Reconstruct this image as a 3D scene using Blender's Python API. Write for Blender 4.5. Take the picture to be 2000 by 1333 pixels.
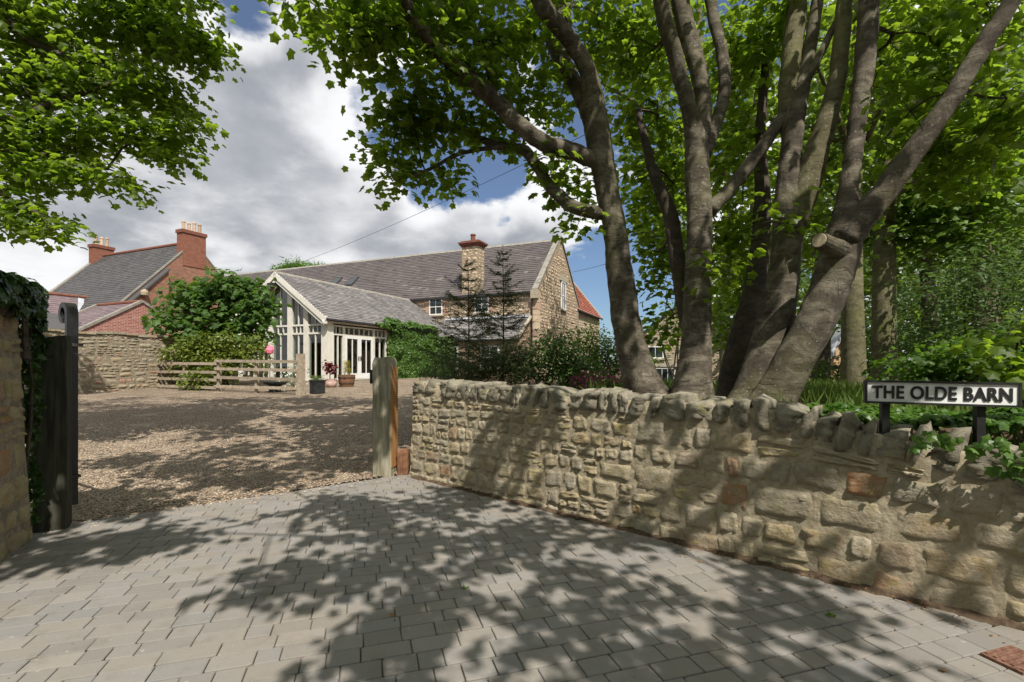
import bpy, math, random
import numpy as np
from mathutils import Vector, noise as mnoise
# ------------------------------------------------------------------ camera, sky, sun, exposure
for o in list(bpy.data.objects): bpy.data.objects.remove(o)
SC = bpy.context.scene
COL = SC.collection
F = 944.0; HX = 1000.0; HY = 714.0; EYE = 1.5          # focal length and horizon of the photograph, in its pixels
cam_d = bpy.data.cameras.new('camera'); cam = bpy.data.objects.new('camera', cam_d); COL.objects.link(cam)
cam.location = (0, 0, EYE); cam.rotation_euler = (math.radians(90), 0, 0)
cam_d.sensor_width = 36; cam_d.lens = 36*F/2000; cam_d.shift_y = (HY-666.5)/2000
cam_d.clip_start = 0.05; cam_d.clip_end = 3000
SC.camera = cam
SUN_EL = math.radians(53); SUN_AZ = math.atan2(0.36, -0.93)
S = np.array([math.sin(SUN_AZ)*math.cos(SUN_EL), math.cos(SUN_AZ)*math.cos(SUN_EL), math.sin(SUN_EL)])
sun_d = bpy.data.lights.new('sun', 'SUN'); sun = bpy.data.objects.new('sun', sun_d); COL.objects.link(sun)
sun_d.energy = 5.0; sun_d.angle = math.radians(0.45); sun_d.color = (1.0, 0.945, 0.86)
sun.rotation_euler = Vector(S).to_track_quat('Z', 'Y').to_euler(); sun.location = (10, -12, 30)
SC.view_settings.view_transform = 'Standard'; SC.view_settings.look = 'None'
SC.view_settings.exposure = 0.28; SC.view_settings.gamma = 1.0; SC.view_settings.use_curve_mapping = False
SC.cycles.max_bounces = 6; SC.cycles.diffuse_bounces = 3; SC.cycles.glossy_bounces = 3
SC.cycles.transmission_bounces = 4; SC.cycles.transparent_max_bounces = 8
SC.cycles.caustics_reflective = False; SC.cycles.caustics_refractive = False

class NT:
    """small helper for writing node trees"""
    def __init__(s, nt): s.nt = nt; nt.nodes.clear()
    def n(s, typ, ins=None, **kw):
        nd = s.nt.nodes.new(typ)
        for k, v in kw.items(): setattr(nd, k, v)
        for k, v in (ins or {}).items():
            sock = nd.inputs[k]
            if isinstance(v, bpy.types.NodeSocket): s.nt.links.new(v, sock)
            elif isinstance(v, bpy.types.Node): s.nt.links.new(v.outputs[0], sock)
            else: sock.default_value = v
        return nd
    def link(s, a, b): s.nt.links.new(a, b)
    def math(s, op, a, b=0.0, c=None, clamp=False):
        ins = {0: a, 1: b}
        if c is not None: ins[2] = c
        return s.n('ShaderNodeMath', ins, operation=op, use_clamp=clamp).outputs[0]
    def mix(s, f, a, b, blend='MIX'):
        nd = s.nt.nodes.new('ShaderNodeMix'); nd.data_type = 'RGBA'; nd.blend_type = blend
        for i, v in ((0, f), (6, a), (7, b)):
            if isinstance(v, bpy.types.NodeSocket): s.nt.links.new(v, nd.inputs[i])
            else: nd.inputs[i].default_value = v if i == 0 else (tuple(v)+(1,) if len(v) == 3 else v)
        return nd.outputs[2]
    def noise(s, vec, scale, detail=4, rough=0.55, dist=0.0):
        return s.n('ShaderNodeTexNoise', {'Vector': vec, 'Scale': scale, 'Detail': detail, 'Roughness': rough, 'Distortion': dist}).outputs[0]
    def ss(s, v, a, b, lo=0.0, hi=1.0, kind='SMOOTHSTEP'):
        return s.n('ShaderNodeMapRange', {0: v, 1: a, 2: b, 3: lo, 4: hi}, interpolation_type=kind).outputs[0]
    def ramp(s, v, stops):
        nd = s.n('ShaderNodeValToRGB', {0: v}); e = nd.color_ramp.elements
        while len(e) < len(stops): e.new(0.5)
        for k, (p, c) in enumerate(stops): e[k].position = p; e[k].color = tuple(c)+(1,)
        return nd.outputs[0]

W = bpy.data.worlds.new('World'); SC.world = W; W.use_nodes = True
t = NT(W.node_tree)
sky = t.n('ShaderNodeTexSky', sky_type='NISHITA', sun_disc=False, sun_elevation=SUN_EL, sun_rotation=SUN_AZ, altitude=60, air_density=1.0, dust_density=0.6, ozone_density=2.2)
dirv = t.n('ShaderNodeVectorMath', {0: t.n('ShaderNodeTexCoord').outputs['Generated']}, operation='NORMALIZE').outputs[0]
sep = t.n('ShaderNodeSeparateXYZ', {0: dirv})
zz = t.math('ADD', t.math('MAXIMUM', sep.outputs[2], 0.0), 0.32)
pl = t.n('ShaderNodeCombineXYZ', {0: t.math('DIVIDE', sep.outputs[0], zz), 1: t.math('DIVIDE', sep.outputs[1], zz), 2: t.math('MULTIPLY', sep.outputs[2], 1.6)}).outputs[0]
wob = t.n('ShaderNodeVectorMath', {0: t.n('ShaderNodeTexNoise', {'Vector': dirv, 'Scale': 5.0, 'Detail': 5.0}).outputs[1], 1: (0.5, 0.5, 0.5)}, operation='SUBTRACT').outputs[0]
dw = t.n('ShaderNodeVectorMath', {0: t.n('ShaderNodeVectorMath', {0: wob, 'Scale': 0.22}, operation='SCALE').outputs[0], 1: dirv}, operation='ADD').outputs[0]
dw = t.n('ShaderNodeVectorMath', {0: dw}, operation='NORMALIZE').outputs[0]
def gauss_dir(px, py, ang):
    v = Vector(((px-HX)/F, 1.0, (HY-py)/F)).normalized()
    d = t.n('ShaderNodeVectorMath', {0: dw, 1: v}, operation='DOT_PRODUCT').outputs['Value']
    return t.ss(d, math.cos(math.radians(ang)), 1.0)
# breaks of clear sky between the clouds
hole = None
for px, py, ang, amp in ((905, 300, 12, .50), (745, 235, 9, .34), (1010, 365, 6, .25), (1190, 560, 12, .45), (50, 505, 6, .22), (555, -5, 7, .36), (715, 195, 5, .14), (330, 560, 6, .10), (1330, 120, 14, .40), (260, 590, 7, .08)):
    g = t.math('MULTIPLY', gauss_dir(px, py, ang), amp)
    hole = g if hole is None else t.math('ADD', hole, g)
bank = None
for px, py, ang, amp in ((640, 260, 14, .22), (820, 430, 9, .34), (1060, 410, 9, .34), (960, 440, 8, .22), (700, 120, 8, .16), (480, 480, 14, .18), (300, 250, 20, .14), (180, 400, 15, .26), (700, 60, 12, .16)):
    g = t.math('MULTIPLY', gauss_dir(px, py, ang), amp)
    bank = g if bank is None else t.math('ADD', bank, g)
n1 = t.noise(pl, 2.9, 12, 0.58, 0.25)
dens = t.math('SUBTRACT', t.math('ADD', t.math('ADD', t.math('MULTIPLY', n1, 1.15), -0.01), bank), hole)
cover = t.ss(dens, 0.40, 0.57)
n2 = t.noise(t.n('ShaderNodeVectorMath', {0: pl, 1: (0.10, -0.10, 0.16)}, operation='ADD').outputs[0], 2.3, 10, 0.52, 0.2)
n3 = t.noise(pl, 1.1, 3, 0.5)
shade = t.math('ADD', t.math('MULTIPLY', t.math('SUBTRACT', n1, n2), 1.5), t.ss(dens, 0.50, 0.95, 0.30, -0.25))
shade = t.math('ADD', shade, t.math('MULTIPLY', t.math('SUBTRACT', n3, 0.5), 1.6))
lit = t.ss(shade, -0.46, 0.34)
ccol = t.mix(lit, (6.2, 6.6, 7.3), (16.2, 16.3, 16.5))
skyc = t.mix(1.0, sky.outputs[0], (1.25, 1.46, 1.70), 'MULTIPLY')
fin = t.mix(cover, t.mix(0.10, skyc, (9, 9.4, 10)), ccol)
bg = t.n('ShaderNodeBackground', {0: fin, 1: 0.050})
t.n('ShaderNodeOutputWorld', {0: bg})

# ------------------------------------------------------------------ helpers
def P(px, py, Y): return np.array([(px-HX)/F*Y, Y, EYE+(HY-py)/F*Y])
def nrm(v): v = np.asarray(v, float); return v/(np.linalg.norm(v)+1e-12)
UP = np.array([0, 0, 1.0])
def smooth(a, b, x): u = min(1, max(0, (x-a)/(b-a))); return u*u*(3-2*u)
def offset_of(parent):
    v = np.zeros(3)
    while parent is not None: v += np.array(parent.location); parent = parent.parent
    return v
def tag(o, label=None, cat=None, group=None, kind=None):
    if label: o['label'] = label
    if cat: o['category'] = cat
    if group: o['group'] = group
    if kind: o['kind'] = kind
    return o
def thing(name, loc, label, cat, group=None):
    e = bpy.data.objects.new(name, None); COL.objects.link(e); e.location = tuple(loc); e.empty_display_size = 0.1
    return tag(e, label, cat, group)
class MB:
    """collects geometry in world space; build() makes one mesh object of it"""
    def __init__(s): s.V = []; s.T = []; s.R = []; s.U = []; s.nv = 0; s.P = []; s.hasuv = False
    def add(s, verts, faces, rnd=0.5, uv=None):
        verts = np.asarray(verts, float).reshape(-1, 3)
        s.V.append(verts); s.R.append(np.full(len(verts), rnd) if np.isscalar(rnd) else np.asarray(rnd))
        if uv is not None: s.U.append(np.asarray(uv, float)); s.hasuv = True
        else: s.U.append(np.zeros((len(verts), 2)))
        for f in faces: s.P.append([i+s.nv for i in f])
        s.nv += len(verts)
    def tris(s, verts, tr, rnd):
        s.V.append(verts); s.R.append(rnd); s.U.append(np.zeros((len(verts), 2))); s.T.append(tr+s.nv); s.nv += len(verts)
    def hexa(s, o, a, b, c, rnd=0.5):
        o, a, b, c = (np.asarray(v, float) for v in (o, a, b, c))
        if np.dot(np.cross(a, b), c) < 0: a, b = b, a
        v = [o, o+a, o+a+b, o+b, o+c, o+a+c, o+a+b+c, o+b+c]
        s.add(v, [(0, 3, 2, 1), (4, 5, 6, 7), (0, 1, 5, 4), (1, 2, 6, 5), (2, 3, 7, 6), (3, 0, 4, 7)], rnd)
    def cbox(s, c, ax, ay, az, w, d, h, rnd=0.5):
        ax, ay, az = nrm(ax), nrm(ay), nrm(az)
        s.hexa(np.asarray(c)-ax*w/2-ay*d/2-az*h/2, ax*w, ay*d, az*h, rnd)
    def prism(s, poly, ext, rnd=0.5):
        poly = np.asarray(poly, float); n = len(poly); ext = np.asarray(ext, float)
        v = np.vstack([poly, poly+ext]); f = [list(range(n))[::-1], list(range(n, 2*n))]
        for i in range(n): j = (i+1) % n; f.append((i, j, j+n, i+n))
        s.add(v, f, rnd)
    def panel(s, o, u, v, pts, rnd=0.5):
        pts = np.asarray(pts, float); s.add(np.asarray(o)+pts[:, :1]*u+pts[:, 1:]*v, [list(range(len(pts)))], rnd, pts)
    def tube(s, pts, rad, n=8, rnd=0.5, cap=True, wob=0.0, rng=None):
        pts = np.asarray(pts, float); m = len(pts); rad = np.broadcast_to(np.asarray(rad, float), (m,))
        tan = np.gradient(pts, axis=0); tan /= np.linalg.norm(tan, axis=1)[:, None]+1e-9
        ref = np.array([0.31, 0.22, 0.92]) if abs(tan[0][2]) < 0.8 else np.array([1.0, 0.1, 0])
        a0 = nrm(np.cross(tan[0], ref)); V = []
        ang = np.arange(n)*2*math.pi/n
        ph = rng.random(6)*6.28 if rng is not None else np.zeros(6)
        for i in range(m):
            a0 = nrm(a0-tan[i]*np.dot(a0, tan[i])); b0 = np.cross(tan[i], a0)
            r = rad[i]*(1+wob*(np.sin(2*ang+ph[0]+i*.21)+0.6*np.sin(3*ang+ph[1]-i*.17)+.5*np.sin(ang+ph[2]+i*.45)))
            V.append(pts[i]+np.outer(np.cos(ang)*r, a0)+np.outer(np.sin(ang)*r, b0))
        f = []
        for i in range(m-1):
            for k in range(n): k2 = (k+1) % n; f.append((i*n+k, i*n+k2, (i+1)*n+k2, (i+1)*n+k))
        if cap: f.append(list(range(n))[::-1]); f.append([(m-1)*n+k for k in range(n)])
        s.add(np.vstack(V), f, rnd)
    def lathe(s, c, prof, n=20, rnd=0.5):
        V = []; f = []
        for r, z in prof:
            for k in range(n): a = 2*math.pi*k/n; V.append((c[0]+r*math.cos(a), c[1]+r*math.sin(a), c[2]+z))
        for i in range(len(prof)-1):
            for k in range(n): k2 = (k+1) % n; f.append((i*n+k, i*n+k2, (i+1)*n+k2, (i+1)*n+k))
        f.append(list(range(n))[::-1]); f.append([(len(prof)-1)*n+k for k in range(n)])
        s.add(V, f, rnd)
    def build(s, name, mat, parent=None, smooth_=False, origin=None):
        V = np.vstack(s.V); R = np.concatenate(s.R)
        off = offset_of(parent) if parent is not None else (np.asarray(origin, float) if origin is not None else np.array([V[:, 0].mean(), V[:, 1].mean(), V[:, 2].min()]))
        V = V-off
        me = bpy.data.meshes.new(name)
        T = np.vstack(s.T) if s.T else np.zeros((0, 3), int)
        pl_ = [len(p) for p in s.P]; loops = np.concatenate([np.asarray([i for p in s.P for i in p], int), T.ravel()]) if (s.P or len(T)) else np.zeros(0, int)
        tot = np.concatenate([np.asarray(pl_, int), np.full(len(T), 3, int)])
        st = np.concatenate([[0], np.cumsum(tot)[:-1]]).astype(int) if len(tot) else tot
        me.vertices.add(len(V)); me.vertices.foreach_set('co', V.ravel())
        me.loops.add(len(loops)); me.loops.foreach_set('vertex_index', loops.astype(np.int32))
        me.polygons.add(len(tot)); me.polygons.foreach_set('loop_start', st.astype(np.int32)); me.polygons.foreach_set('loop_total', tot.astype(np.int32))
        me.polygons.foreach_set('use_smooth', np.full(len(tot), bool(smooth_)))
        at = me.attributes.new('rnd', 'FLOAT', 'POINT'); at.data.foreach_set('value', R.astype(np.float32))
        if s.hasuv:
            uv = np.vstack(s.U)[loops]; l = me.uv_layers.new(name='UVMap'); l.data.foreach_set('uv', uv.ravel().astype(np.float32))
        me.update(calc_edges=True); me.validate()
        me.materials.append(mat)
        o = bpy.data.objects.new(name, me); COL.objects.link(o)
        if parent is not None: o.parent = parent
        else: o.location = tuple(off)
        return o
def catmull(pts, per=6):
    pts = np.asarray(pts, float); out = []
    p = np.vstack([2*pts[0]-pts[1], pts, 2*pts[-1]-pts[-2]])
    for i in range(1, len(p)-2):
        for k in range(per):
            u = k/per; a, b, c, d = p[i-1], p[i], p[i+1], p[i+2]
            out.append(0.5*((2*b)+(-a+c)*u+(2*a-5*b+4*c-d)*u*u+(-a+3*b-3*c+d)*u**3))
    out.append(p[-2]); return np.array(out)

# ------------------------------------------------------------------ materials
def newmat(name):
    m = bpy.data.materials.new(name); m.use_nodes = True; return m, NT(m.node_tree)
def finish(t, color, rough=0.8, bump=None, bstr=0.5, bdist=0.01, spec=0.3, metal=0.0, extra=None):
    ins = {'Base Color': color if isinstance(color, bpy.types.NodeSocket) else tuple(color)+(1,), 'Roughness': rough, 'Specular IOR Level': spec, 'Metallic': metal}
    if bump is not None: ins['Normal'] = t.n('ShaderNodeBump', {'Height': bump, 'Strength': bstr, 'Distance': bdist}).outputs[0]
    b = t.n('ShaderNodeBsdfPrincipled', ins); t.n('ShaderNodeOutputMaterial', {0: extra(b) if extra else b.outputs[0]}); return b
def obj_co(t): return t.n('ShaderNodeTexCoord').outputs['Object']
def rnd_at(t): return t.n('ShaderNodeAttribute', attribute_name='rnd').outputs['Fac']
M = {}
def stone_mat(name, stops, lichen=0.5, bstr=0.8, scale=1.0, pale=0.5, bd=.02, dark=1.0):
    m, t = newmat(name); co = obj_co(t); r = rnd_at(t)
    base = t.ramp(r, stops)
    a = t.noise(co, 9*scale, 6, 0.65); b = t.noise(co, 42*scale, 5, 0.7); c = t.noise(co, 3.1*scale, 3, 0.5)
    # bedding planes of the sandstone
    wv = t.n('ShaderNodeMapping', {'Vector': co, 'Scale': (4*scale, 4*scale, 24*scale)}).outputs[0]; bed = t.noise(wv, 1.0, 3, 0.6, 0.4)
    col = t.mix(t.ss(a, 0.35, 0.7, 0, .55), base, (0.40, 0.36, 0.28))
    col = t.mix(t.ss(bed, 0.5, 0.75, 0, 0.26*dark), col, (0.13, 0.11, 0.08))
    col = t.mix(t.ss(b, 0.53, 0.75, 0, 0.75*dark), col, (0.09, 0.08, 0.055))
    lic = t.math('MULTIPLY', t.ss(t.noise(co, 6*scale, 5, 0.7), 0.52, 0.66), lichen)
    col = t.mix(lic, col, (0.27, 0.235, 0.06))
    col = t.mix(t.math('MULTIPLY', t.ss(t.noise(co, 17*scale, 4, 0.7), 0.60, 0.70), pale), col, (0.52, 0.50, 0.44))
    h = t.math('ADD', t.math('ADD', t.math('MULTIPLY', a, 1.0), t.math('MULTIPLY', b, 0.45)), t.math('MULTIPLY', bed, 0.32))
    finish(t, col, 0.92, h, bstr, bd, 0.15); M[name] = m
stone_mat('wall_stone', [(0, (.32, .26, .17)), (.2, (.39, .325, .21)), (.36, (.25, .21, .15)), (.52, (.43, .37, .27)), (.66, (.28, .245, .185)), (.8, (.40, .32, .17)), (.93, (.27, .20, .14)), (.97, (.34, .19, .095)), (1, (.30, .15, .10))], 0.38, 1.0)
stone_mat('coping', [(0, (.17, .155, .12)), (.5, (.245, .225, .175)), (1, (.15, .135, .10))], 0.4, 1.0)
stone_mat('yard_stone', [(0, (.30, .25, .17)), (.35, (.38, .32, .23)), (.6, (.27, .235, .175)), (.85, (.36, .28, .17)), (.95, (.38, .19, .13)), (1, (.30, .12, .09))], 0.15, 0.7, 0.6)
stone_mat('barn_stone', [(0, (.56, .41, .27)), (.3, (.66, .52, .37)), (.55, (.46, .33, .23)), (.75, (.62, .47, .33)), (.9, (.48, .29, .20)), (1, (.26, .20, .15))], 0.03, 0.35, 0.35, .3, .02, .5)
stone_mat('barn_brick', [(0, (.42, .20, .12)), (.5, (.52, .29, .19)), (.8, (.56, .38, .27)), (1, (.30, .13, .09))], 0.0, 0.35, 0.4, .5, .02, .5)
stone_mat('dressed_stone', [(0, (.34, .30, .23)), (1, (.42, .37, .28))], 0.25, 0.4, 0.5)
stone_mat('left_stone', [(0, (.30, .245, .135)), (.5, (.38, .30, .165)), (.8, (.27, .215, .125)), (1, (.36, .18, .09))], 0.55, 0.9)
def noise_mat(name, c1, c2, scale=20, rough=0.85, bstr=0.3, bdist=0.01, spec=0.25, detail=6, lo=.35, hi=.65, stretch=None, metal=0.0, use_rnd=0.0):
    m, t = newmat(name); co = obj_co(t)
    if stretch: co = t.n('ShaderNodeMapping', {'Vector': co, 'Scale': stretch}).outputs[0]
    a = t.noise(co, scale, detail, 0.62)
    col = t.mix(t.ss(a, lo, hi), c1, c2)
    if use_rnd: col = t.mix(1.0, col, t.ramp(rnd_at(t), [(0, (1-use_rnd,)*3), (1, (1+use_rnd,)*3)]), 'MULTIPLY')
    finish(t, col, rough, a, bstr, bdist, spec, metal); M[name] = m
noise_mat('mortar', (.27, .225, .155), (.40, .345, .25), 14, 0.95, 0.9, 0.02, 0.1, 8)
noise_mat('dark_mortar', (.20, .17, .125), (.32, .27, .20), 14, 0.95, 0.9, 0.02, 0.1, 8)
noise_mat('barn_mortar', (.25, .195, .135), (.37, .295, .21), 6, 0.95, 0.6, 0.02, 0.1, 6)
noise_mat('soil', (.055, .038, .026), (.11, .078, .052), 18, 0.95, 0.8, 0.02, 0.1)
noise_mat('turf', (.05, .075, .018), (.10, .095, .04), 9, 0.95, 0.8, 0.03, 0.1)
noise_mat('verge_stone', (.20, .185, .155), (.29, .27, .23), 5, 0.9, 0.3)
noise_mat('post_wood', (.17, .155, .10), (.37, .345, .265), 3.2, 0.85, 0.5, 0.008, 0.2, 7, .3, .7, (6, 6, .7))
noise_mat('post_wood_orange', (.30, .15, .055), (.47, .25, .10), 4, 0.8, 0.4, 0.006, 0.2, 6, .3, .7, (8, 8, .6))
noise_mat('dark_wood', (.022, .021, .016), (.075, .075, .052), 3.0, 0.85, 0.5, 0.008, 0.2, 7, .3, .75, (6, 6, .6))
noise_mat('fence_wood', (.26, .21, .15), (.40, .335, .255), 3.0, 0.85, 0.4, 0.006, 0.2, 6, .3, .7, (3, 3, 3), use_rnd=.12)
noise_mat('black_iron', (.010, .010, .011), (.022, .021, .02), 30, 0.42, 0.3, 0.003, 0.5)
noise_mat('cream_paint', (.66, .63, .55), (.74, .71, .63), 4, 0.55, 0.05, 0.003, 0.4)
noise_mat('white_paint', (.74, .74, .71), (.80, .80, .78), 4, 0.5, 0.05, 0.003, 0.4)
noise_mat('black_paint', (.012, .012, .013), (.028, .027, .027), 12, 0.45, 0.1, 0.003, 0.5)
noise_mat('sign_white', (.76, .76, .75), (.84, .84, .83), 7, 0.5, 0.25, 0.004, 0.4, 6, .3, .5)
noise_mat('lead', (.33, .34, .37), (.46, .48, .52), 6, 0.55, 0.15, 0.005, 0.4)
noise_mat('gutter', (.016, .016, .018), (.03, .03, .032), 10, 0.5, 0.05, 0.003, 0.4)
noise_mat('clay_pot', (.38, .26, .17), (.50, .39, .28), 6, 0.8, 0.2, 0.005, 0.2, use_rnd=.25)
noise_mat('red_clay', (.16, .062, .044), (.23, .098, .066), 5, 0.8, 0.3, 0.01, 0.2)
noise_mat('pantile', (.30, .095, .062), (.40, .165, .11), 3, 0.8, 0.3, 0.01, 0.2, use_rnd=.2)
noise_mat('cut_wood', (.32, .26, .17), (.46, .38, .26), 12, 0.8, 0.3, 0.004, 0.2)
noise_mat('black_pot', (.012, .014, .014), (.03, .033, .033), 8, 0.4, 0.1, 0.003, 0.5)
noise_mat('pink_pot', (.55, .36, .31), (.68, .50, .44), 9, 0.7, 0.1, 0.003, 0.3)
noise_mat('barrel_wood', (.14, .065, .035), (.25, .13, .07), 4, 0.75, 0.4, 0.006, 0.3, 6, .3, .7, (8, 8, 1), use_rnd=.2)
noise_mat('rust_iron', (.035, .03, .027), (.08, .055, .04), 14, 0.7, 0.3, 0.004, 0.4)
noise_mat('dead_leaf', (.20, .085, .03), (.34, .17, .06), 20, 0.7, 0.1, 0.002)
noise_mat('room', (.16, .10, .07), (.25, .16, .11), 1.5, 0.9, 0.1)
noise_mat('room_floor', (.18, .13, .09), (.26, .19, .13), 2.5, 0.6, 0.1)
noise_mat('pink_flower', (.75, .12, .22), (.85, .25, .35), 20, 0.6, 0.05)
noise_mat('white_flower', (.75, .76, .74), (.85, .86, .84), 20, 0.6, 0.05)
noise_mat('buff_brick', (.50, .33, .17), (.62, .45, .26), 5, 0.9, 0.3)
def slate_mat(name, stops, dark=(.05, .048, .05), moss=0.2):
    m, t = newmat(name); co = obj_co(t); r = rnd_at(t)
    col = t.ramp(r, stops); a = t.noise(co, 0.9, 5, .6); b = t.noise(co, 14, 4, .6)
    col = t.mix(t.ss(a, .45, .7, 0, .35), col, dark)
    col = t.mix(t.ss(b, .58, .72, 0, moss), col, (.33, .30, .20))
    finish(t, col, 0.62, b, 0.25, 0.01, 0.4); M[name] = m
slate_mat('slate', [(0, (.070, .058, .055)), (.4, (.110, .091, .086)), (.7, (.094, .083, .084)), (.9, (.145, .122, .112)), (1, (.22, .19, .17))], moss=.35)
slate_mat('slate_grey', [(0, (.135, .128, .128)), (.4, (.19, .175, .17)), (.75, (.24, .225, .215)), (1, (.33, .31, .29))], moss=.35)
slate_mat('slate_dark', [(0, (.055, .053, .053)), (.5, (.074, .070, .068)), (1, (.10, .095, .09))], (.035, .034, .035), moss=.12)
slate_mat('slate_purple', [(0, (.15, .105, .115)), (.5, (.185, .135, .14)), (1, (.23, .175, .175))], (.10, .08, .085), moss=.12)
def brick_mat(name, c1, c2, mort, dark=None, rough=.9):
    m, t = newmat(name); uv = t.n('ShaderNodeTexCoord').outputs['UV']
    br = t.n('ShaderNodeTexBrick', {'Vector': uv, 'Color1': c1+(1,), 'Color2': c2+(1,), 'Mortar': mort+(1,), 'Scale': 1.0, 'Mortar Size': .007, 'Mortar Smooth': .3, 'Bias': 0.0, 'Brick Width': .235, 'Row Height': .078})
    nz = t.noise(uv, 1.2, 6, .65); n2 = t.noise(uv, 6.0, 4, .7)
    col = t.mix(t.ss(nz, .48, .66, 0, .55 if dark else 0.2), br.outputs[0], dark or (.3, .2, .15))
    col = t.mix(t.ss(n2, .55, .72, 0, .4), col, (.10, .055, .04) if dark else (.62, .50, .42))
    finish(t, col, rough, t.math('SUBTRACT', 1.0, br.outputs[1]), 0.5, 0.008, 0.15); M[name] = m
brick_mat('old_brick', (.34, .15, .09), (.22, .095, .06), (.33, .26, .20), (.13, .085, .06))
brick_mat('stack_brick', (.29, .105, .062), (.20, .068, .042), (.27, .19, .145), (.16, .07, .045))
brick_mat('worn_brick', (.25, .065, .05), (.36, .15, .11), (.56, .46, .40))
brick_mat('buff_wall', (.56, .38, .20), (.48, .30, .15), (.45, .36, .26))
# paving setts
m, t = newmat('paver'); co = obj_co(t); r = rnd_at(t)
col = t.ramp(r, [(0, (.208, .193, .176)), (.35, (.235, .218, .199)), (.6, (.250, .228, .203)), (.8, (.220, .212, .205)), (1, (.275, .250, .225))])
sp = t.noise(co, 260, 3, .7); a = t.noise(co, 5.5, 6, .65); st = t.noise(co, 1.3, 4, .6)
col = t.mix(t.ss(sp, .55, .72, 0, .45), col, (.40, .375, .33)); col = t.mix(t.ss(sp, .45, .28, 0, .5), col, (.09, .08, .07))
col = t.mix(t.ss(a, .5, .68, 0, .35), col, (.15, .135, .105)); col = t.mix(t.ss(st, .48, .62, 0, .25), col, (.27, .225, .17)); col = t.mix(t.ss(t.noise(co, .8, 5, .7), .56, .68, 0, .45), col, (.12, .108, .09)); col = t.mix(t.ss(t.noise(co, 23, 3, .6), .66, .72, 0, .5), col, (.42, .40, .36))
finish(t, col, .88, t.math('ADD', sp, t.math('MULTIPLY', a, 1.2)), .35, .006, .2); M['paver'] = m
m, t = newmat('joint'); co = obj_co(t)
a = t.noise(co, 60, 4, .6); g = t.ss(t.noise(co, 2.6, 5, .7), .60, .70, 0, .8)
col = t.mix(g, t.mix(a, (.10, .084, .064), (.17, .14, .105)), (.07, .09, .02)); finish(t, col, .95, a, .5, .01, .1); M['joint'] = m
# gravel: pebble cells with a colour each
m, t = newmat('gravel'); co = obj_co(t)
vo = t.n('ShaderNodeTexVoronoi', {'Vector': co, 'Scale': 42.0, 'Randomness': 1.0})
vr = t.n('ShaderNodeSeparateColor', {0: vo.outputs['Color']}).outputs[0]
col = t.ramp(vr, [(0, (.20, .15, .105)), (.25, (.36, .28, .20)), (.5, (.46, .375, .28)), (.75, (.34, .24, .155)), (.9, (.54, .46, .37)), (1, (.26, .21, .16))])
col = t.mix(t.ss(vo.outputs['Distance'], .35, .7), col, (.07, .05, .035)); big = t.noise(co, .55, 6, .65)
col = t.mix(t.ss(big, .42, .66, 0, .5), col, (.17, .13, .095)); col = t.mix(t.ss(t.noise(co, 1.9, 4, .6), .52, .7, 0, .4), col, (.52, .42, .31))
finish(t, col, .9, t.math('SUBTRACT', 1.0, vo.outputs['Distance']), 1.0, .02, .2); M['gravel'] = m
m, t = newmat('pebble'); r = rnd_at(t)
col = t.ramp(r, [(0, (.19, .145, .10)), (.25, (.37, .29, .21)), (.5, (.47, .385, .29)), (.72, (.37, .255, .16)), (.88, (.55, .48, .39)), (1, (.30, .16, .09))])
finish(t, col, .85, None, spec=.25); M['pebble'] = m
# bark
def bark_mat(name, stops, lich=.3, green=.25):
    m, t = newmat(name); co = obj_co(t)
    wr = t.n('ShaderNodeMapping', {'Vector': co, 'Scale': (1.6, 1.6, 2.6)}).outputs[0]
    ln = t.n('ShaderNodeMapping', {'Vector': co, 'Scale': (5, 5, 42)}).outputs[0]; vt = t.n('ShaderNodeMapping', {'Vector': co, 'Scale': (26, 26, 4)}).outputs[0]
    a = t.noise(wr, 2.4, 9, .68, .7); b = t.noise(co, 70, 5, .7); c = t.noise(co, 1.3, 5, .6); w = t.noise(ln, 1.0, 4, .6, 1.2); v = t.noise(vt, 1.0, 5, .65, .5)
    col = t.ramp(a, [(.32, stops[0]), (.5, stops[1]), (.66, stops[2])])
    col = t.mix(t.ss(c, .48, .62, 0, green), col, (.15, .15, .055))
    col = t.mix(t.ss(w, .60, .68, 0, .55), col, tuple(x*.35 for x in stops[0]))
    col = t.mix(t.ss(v, .58, .70, 0, .45), col, tuple(x*.5 for x in stops[0]))
    vo = t.n('ShaderNodeTexVoronoi', {'Vector': co, 'Scale': 19.0}); sp = t.math('MULTIPLY', t.ss(vo.outputs['Distance'], .24, .12), t.ss(t.noise(co, 2.3, 3, .5), .46, .56))
    col = t.mix(t.math('MULTIPLY', sp, lich), col, (.46, .46, .41))
    col = t.mix(t.ss(t.noise(co, 7, 5, .7), .60, .70, 0, .5*lich), col, (.30, .29, .24))
    col = t.mix(t.ss(b, .56, .74, 0, .5), col, (.04, .032, .024))
    h = t.math('ADD', t.math('ADD', t.math('MULTIPLY', a, .8), t.math('MULTIPLY', b, .4)), t.math('SUBTRACT', t.math('MULTIPLY', v, .5), t.ss(w, .58, .68, 0, .5)))
    finish(t, col, .88, h, .8, .02, .2); M[name] = m
bark_mat('bark', ((.045, .037, .027), (.105, .088, .066), (.225, .198, .150)))
bark_mat('bark_dark', ((.040, .033, .026), (.075, .060, .046), (.11, .09, .068)), .2)
bark_mat('bark_green', ((.075, .068, .038), (.14, .125, .070), (.20, .18, .115)), .3, .5)
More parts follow.
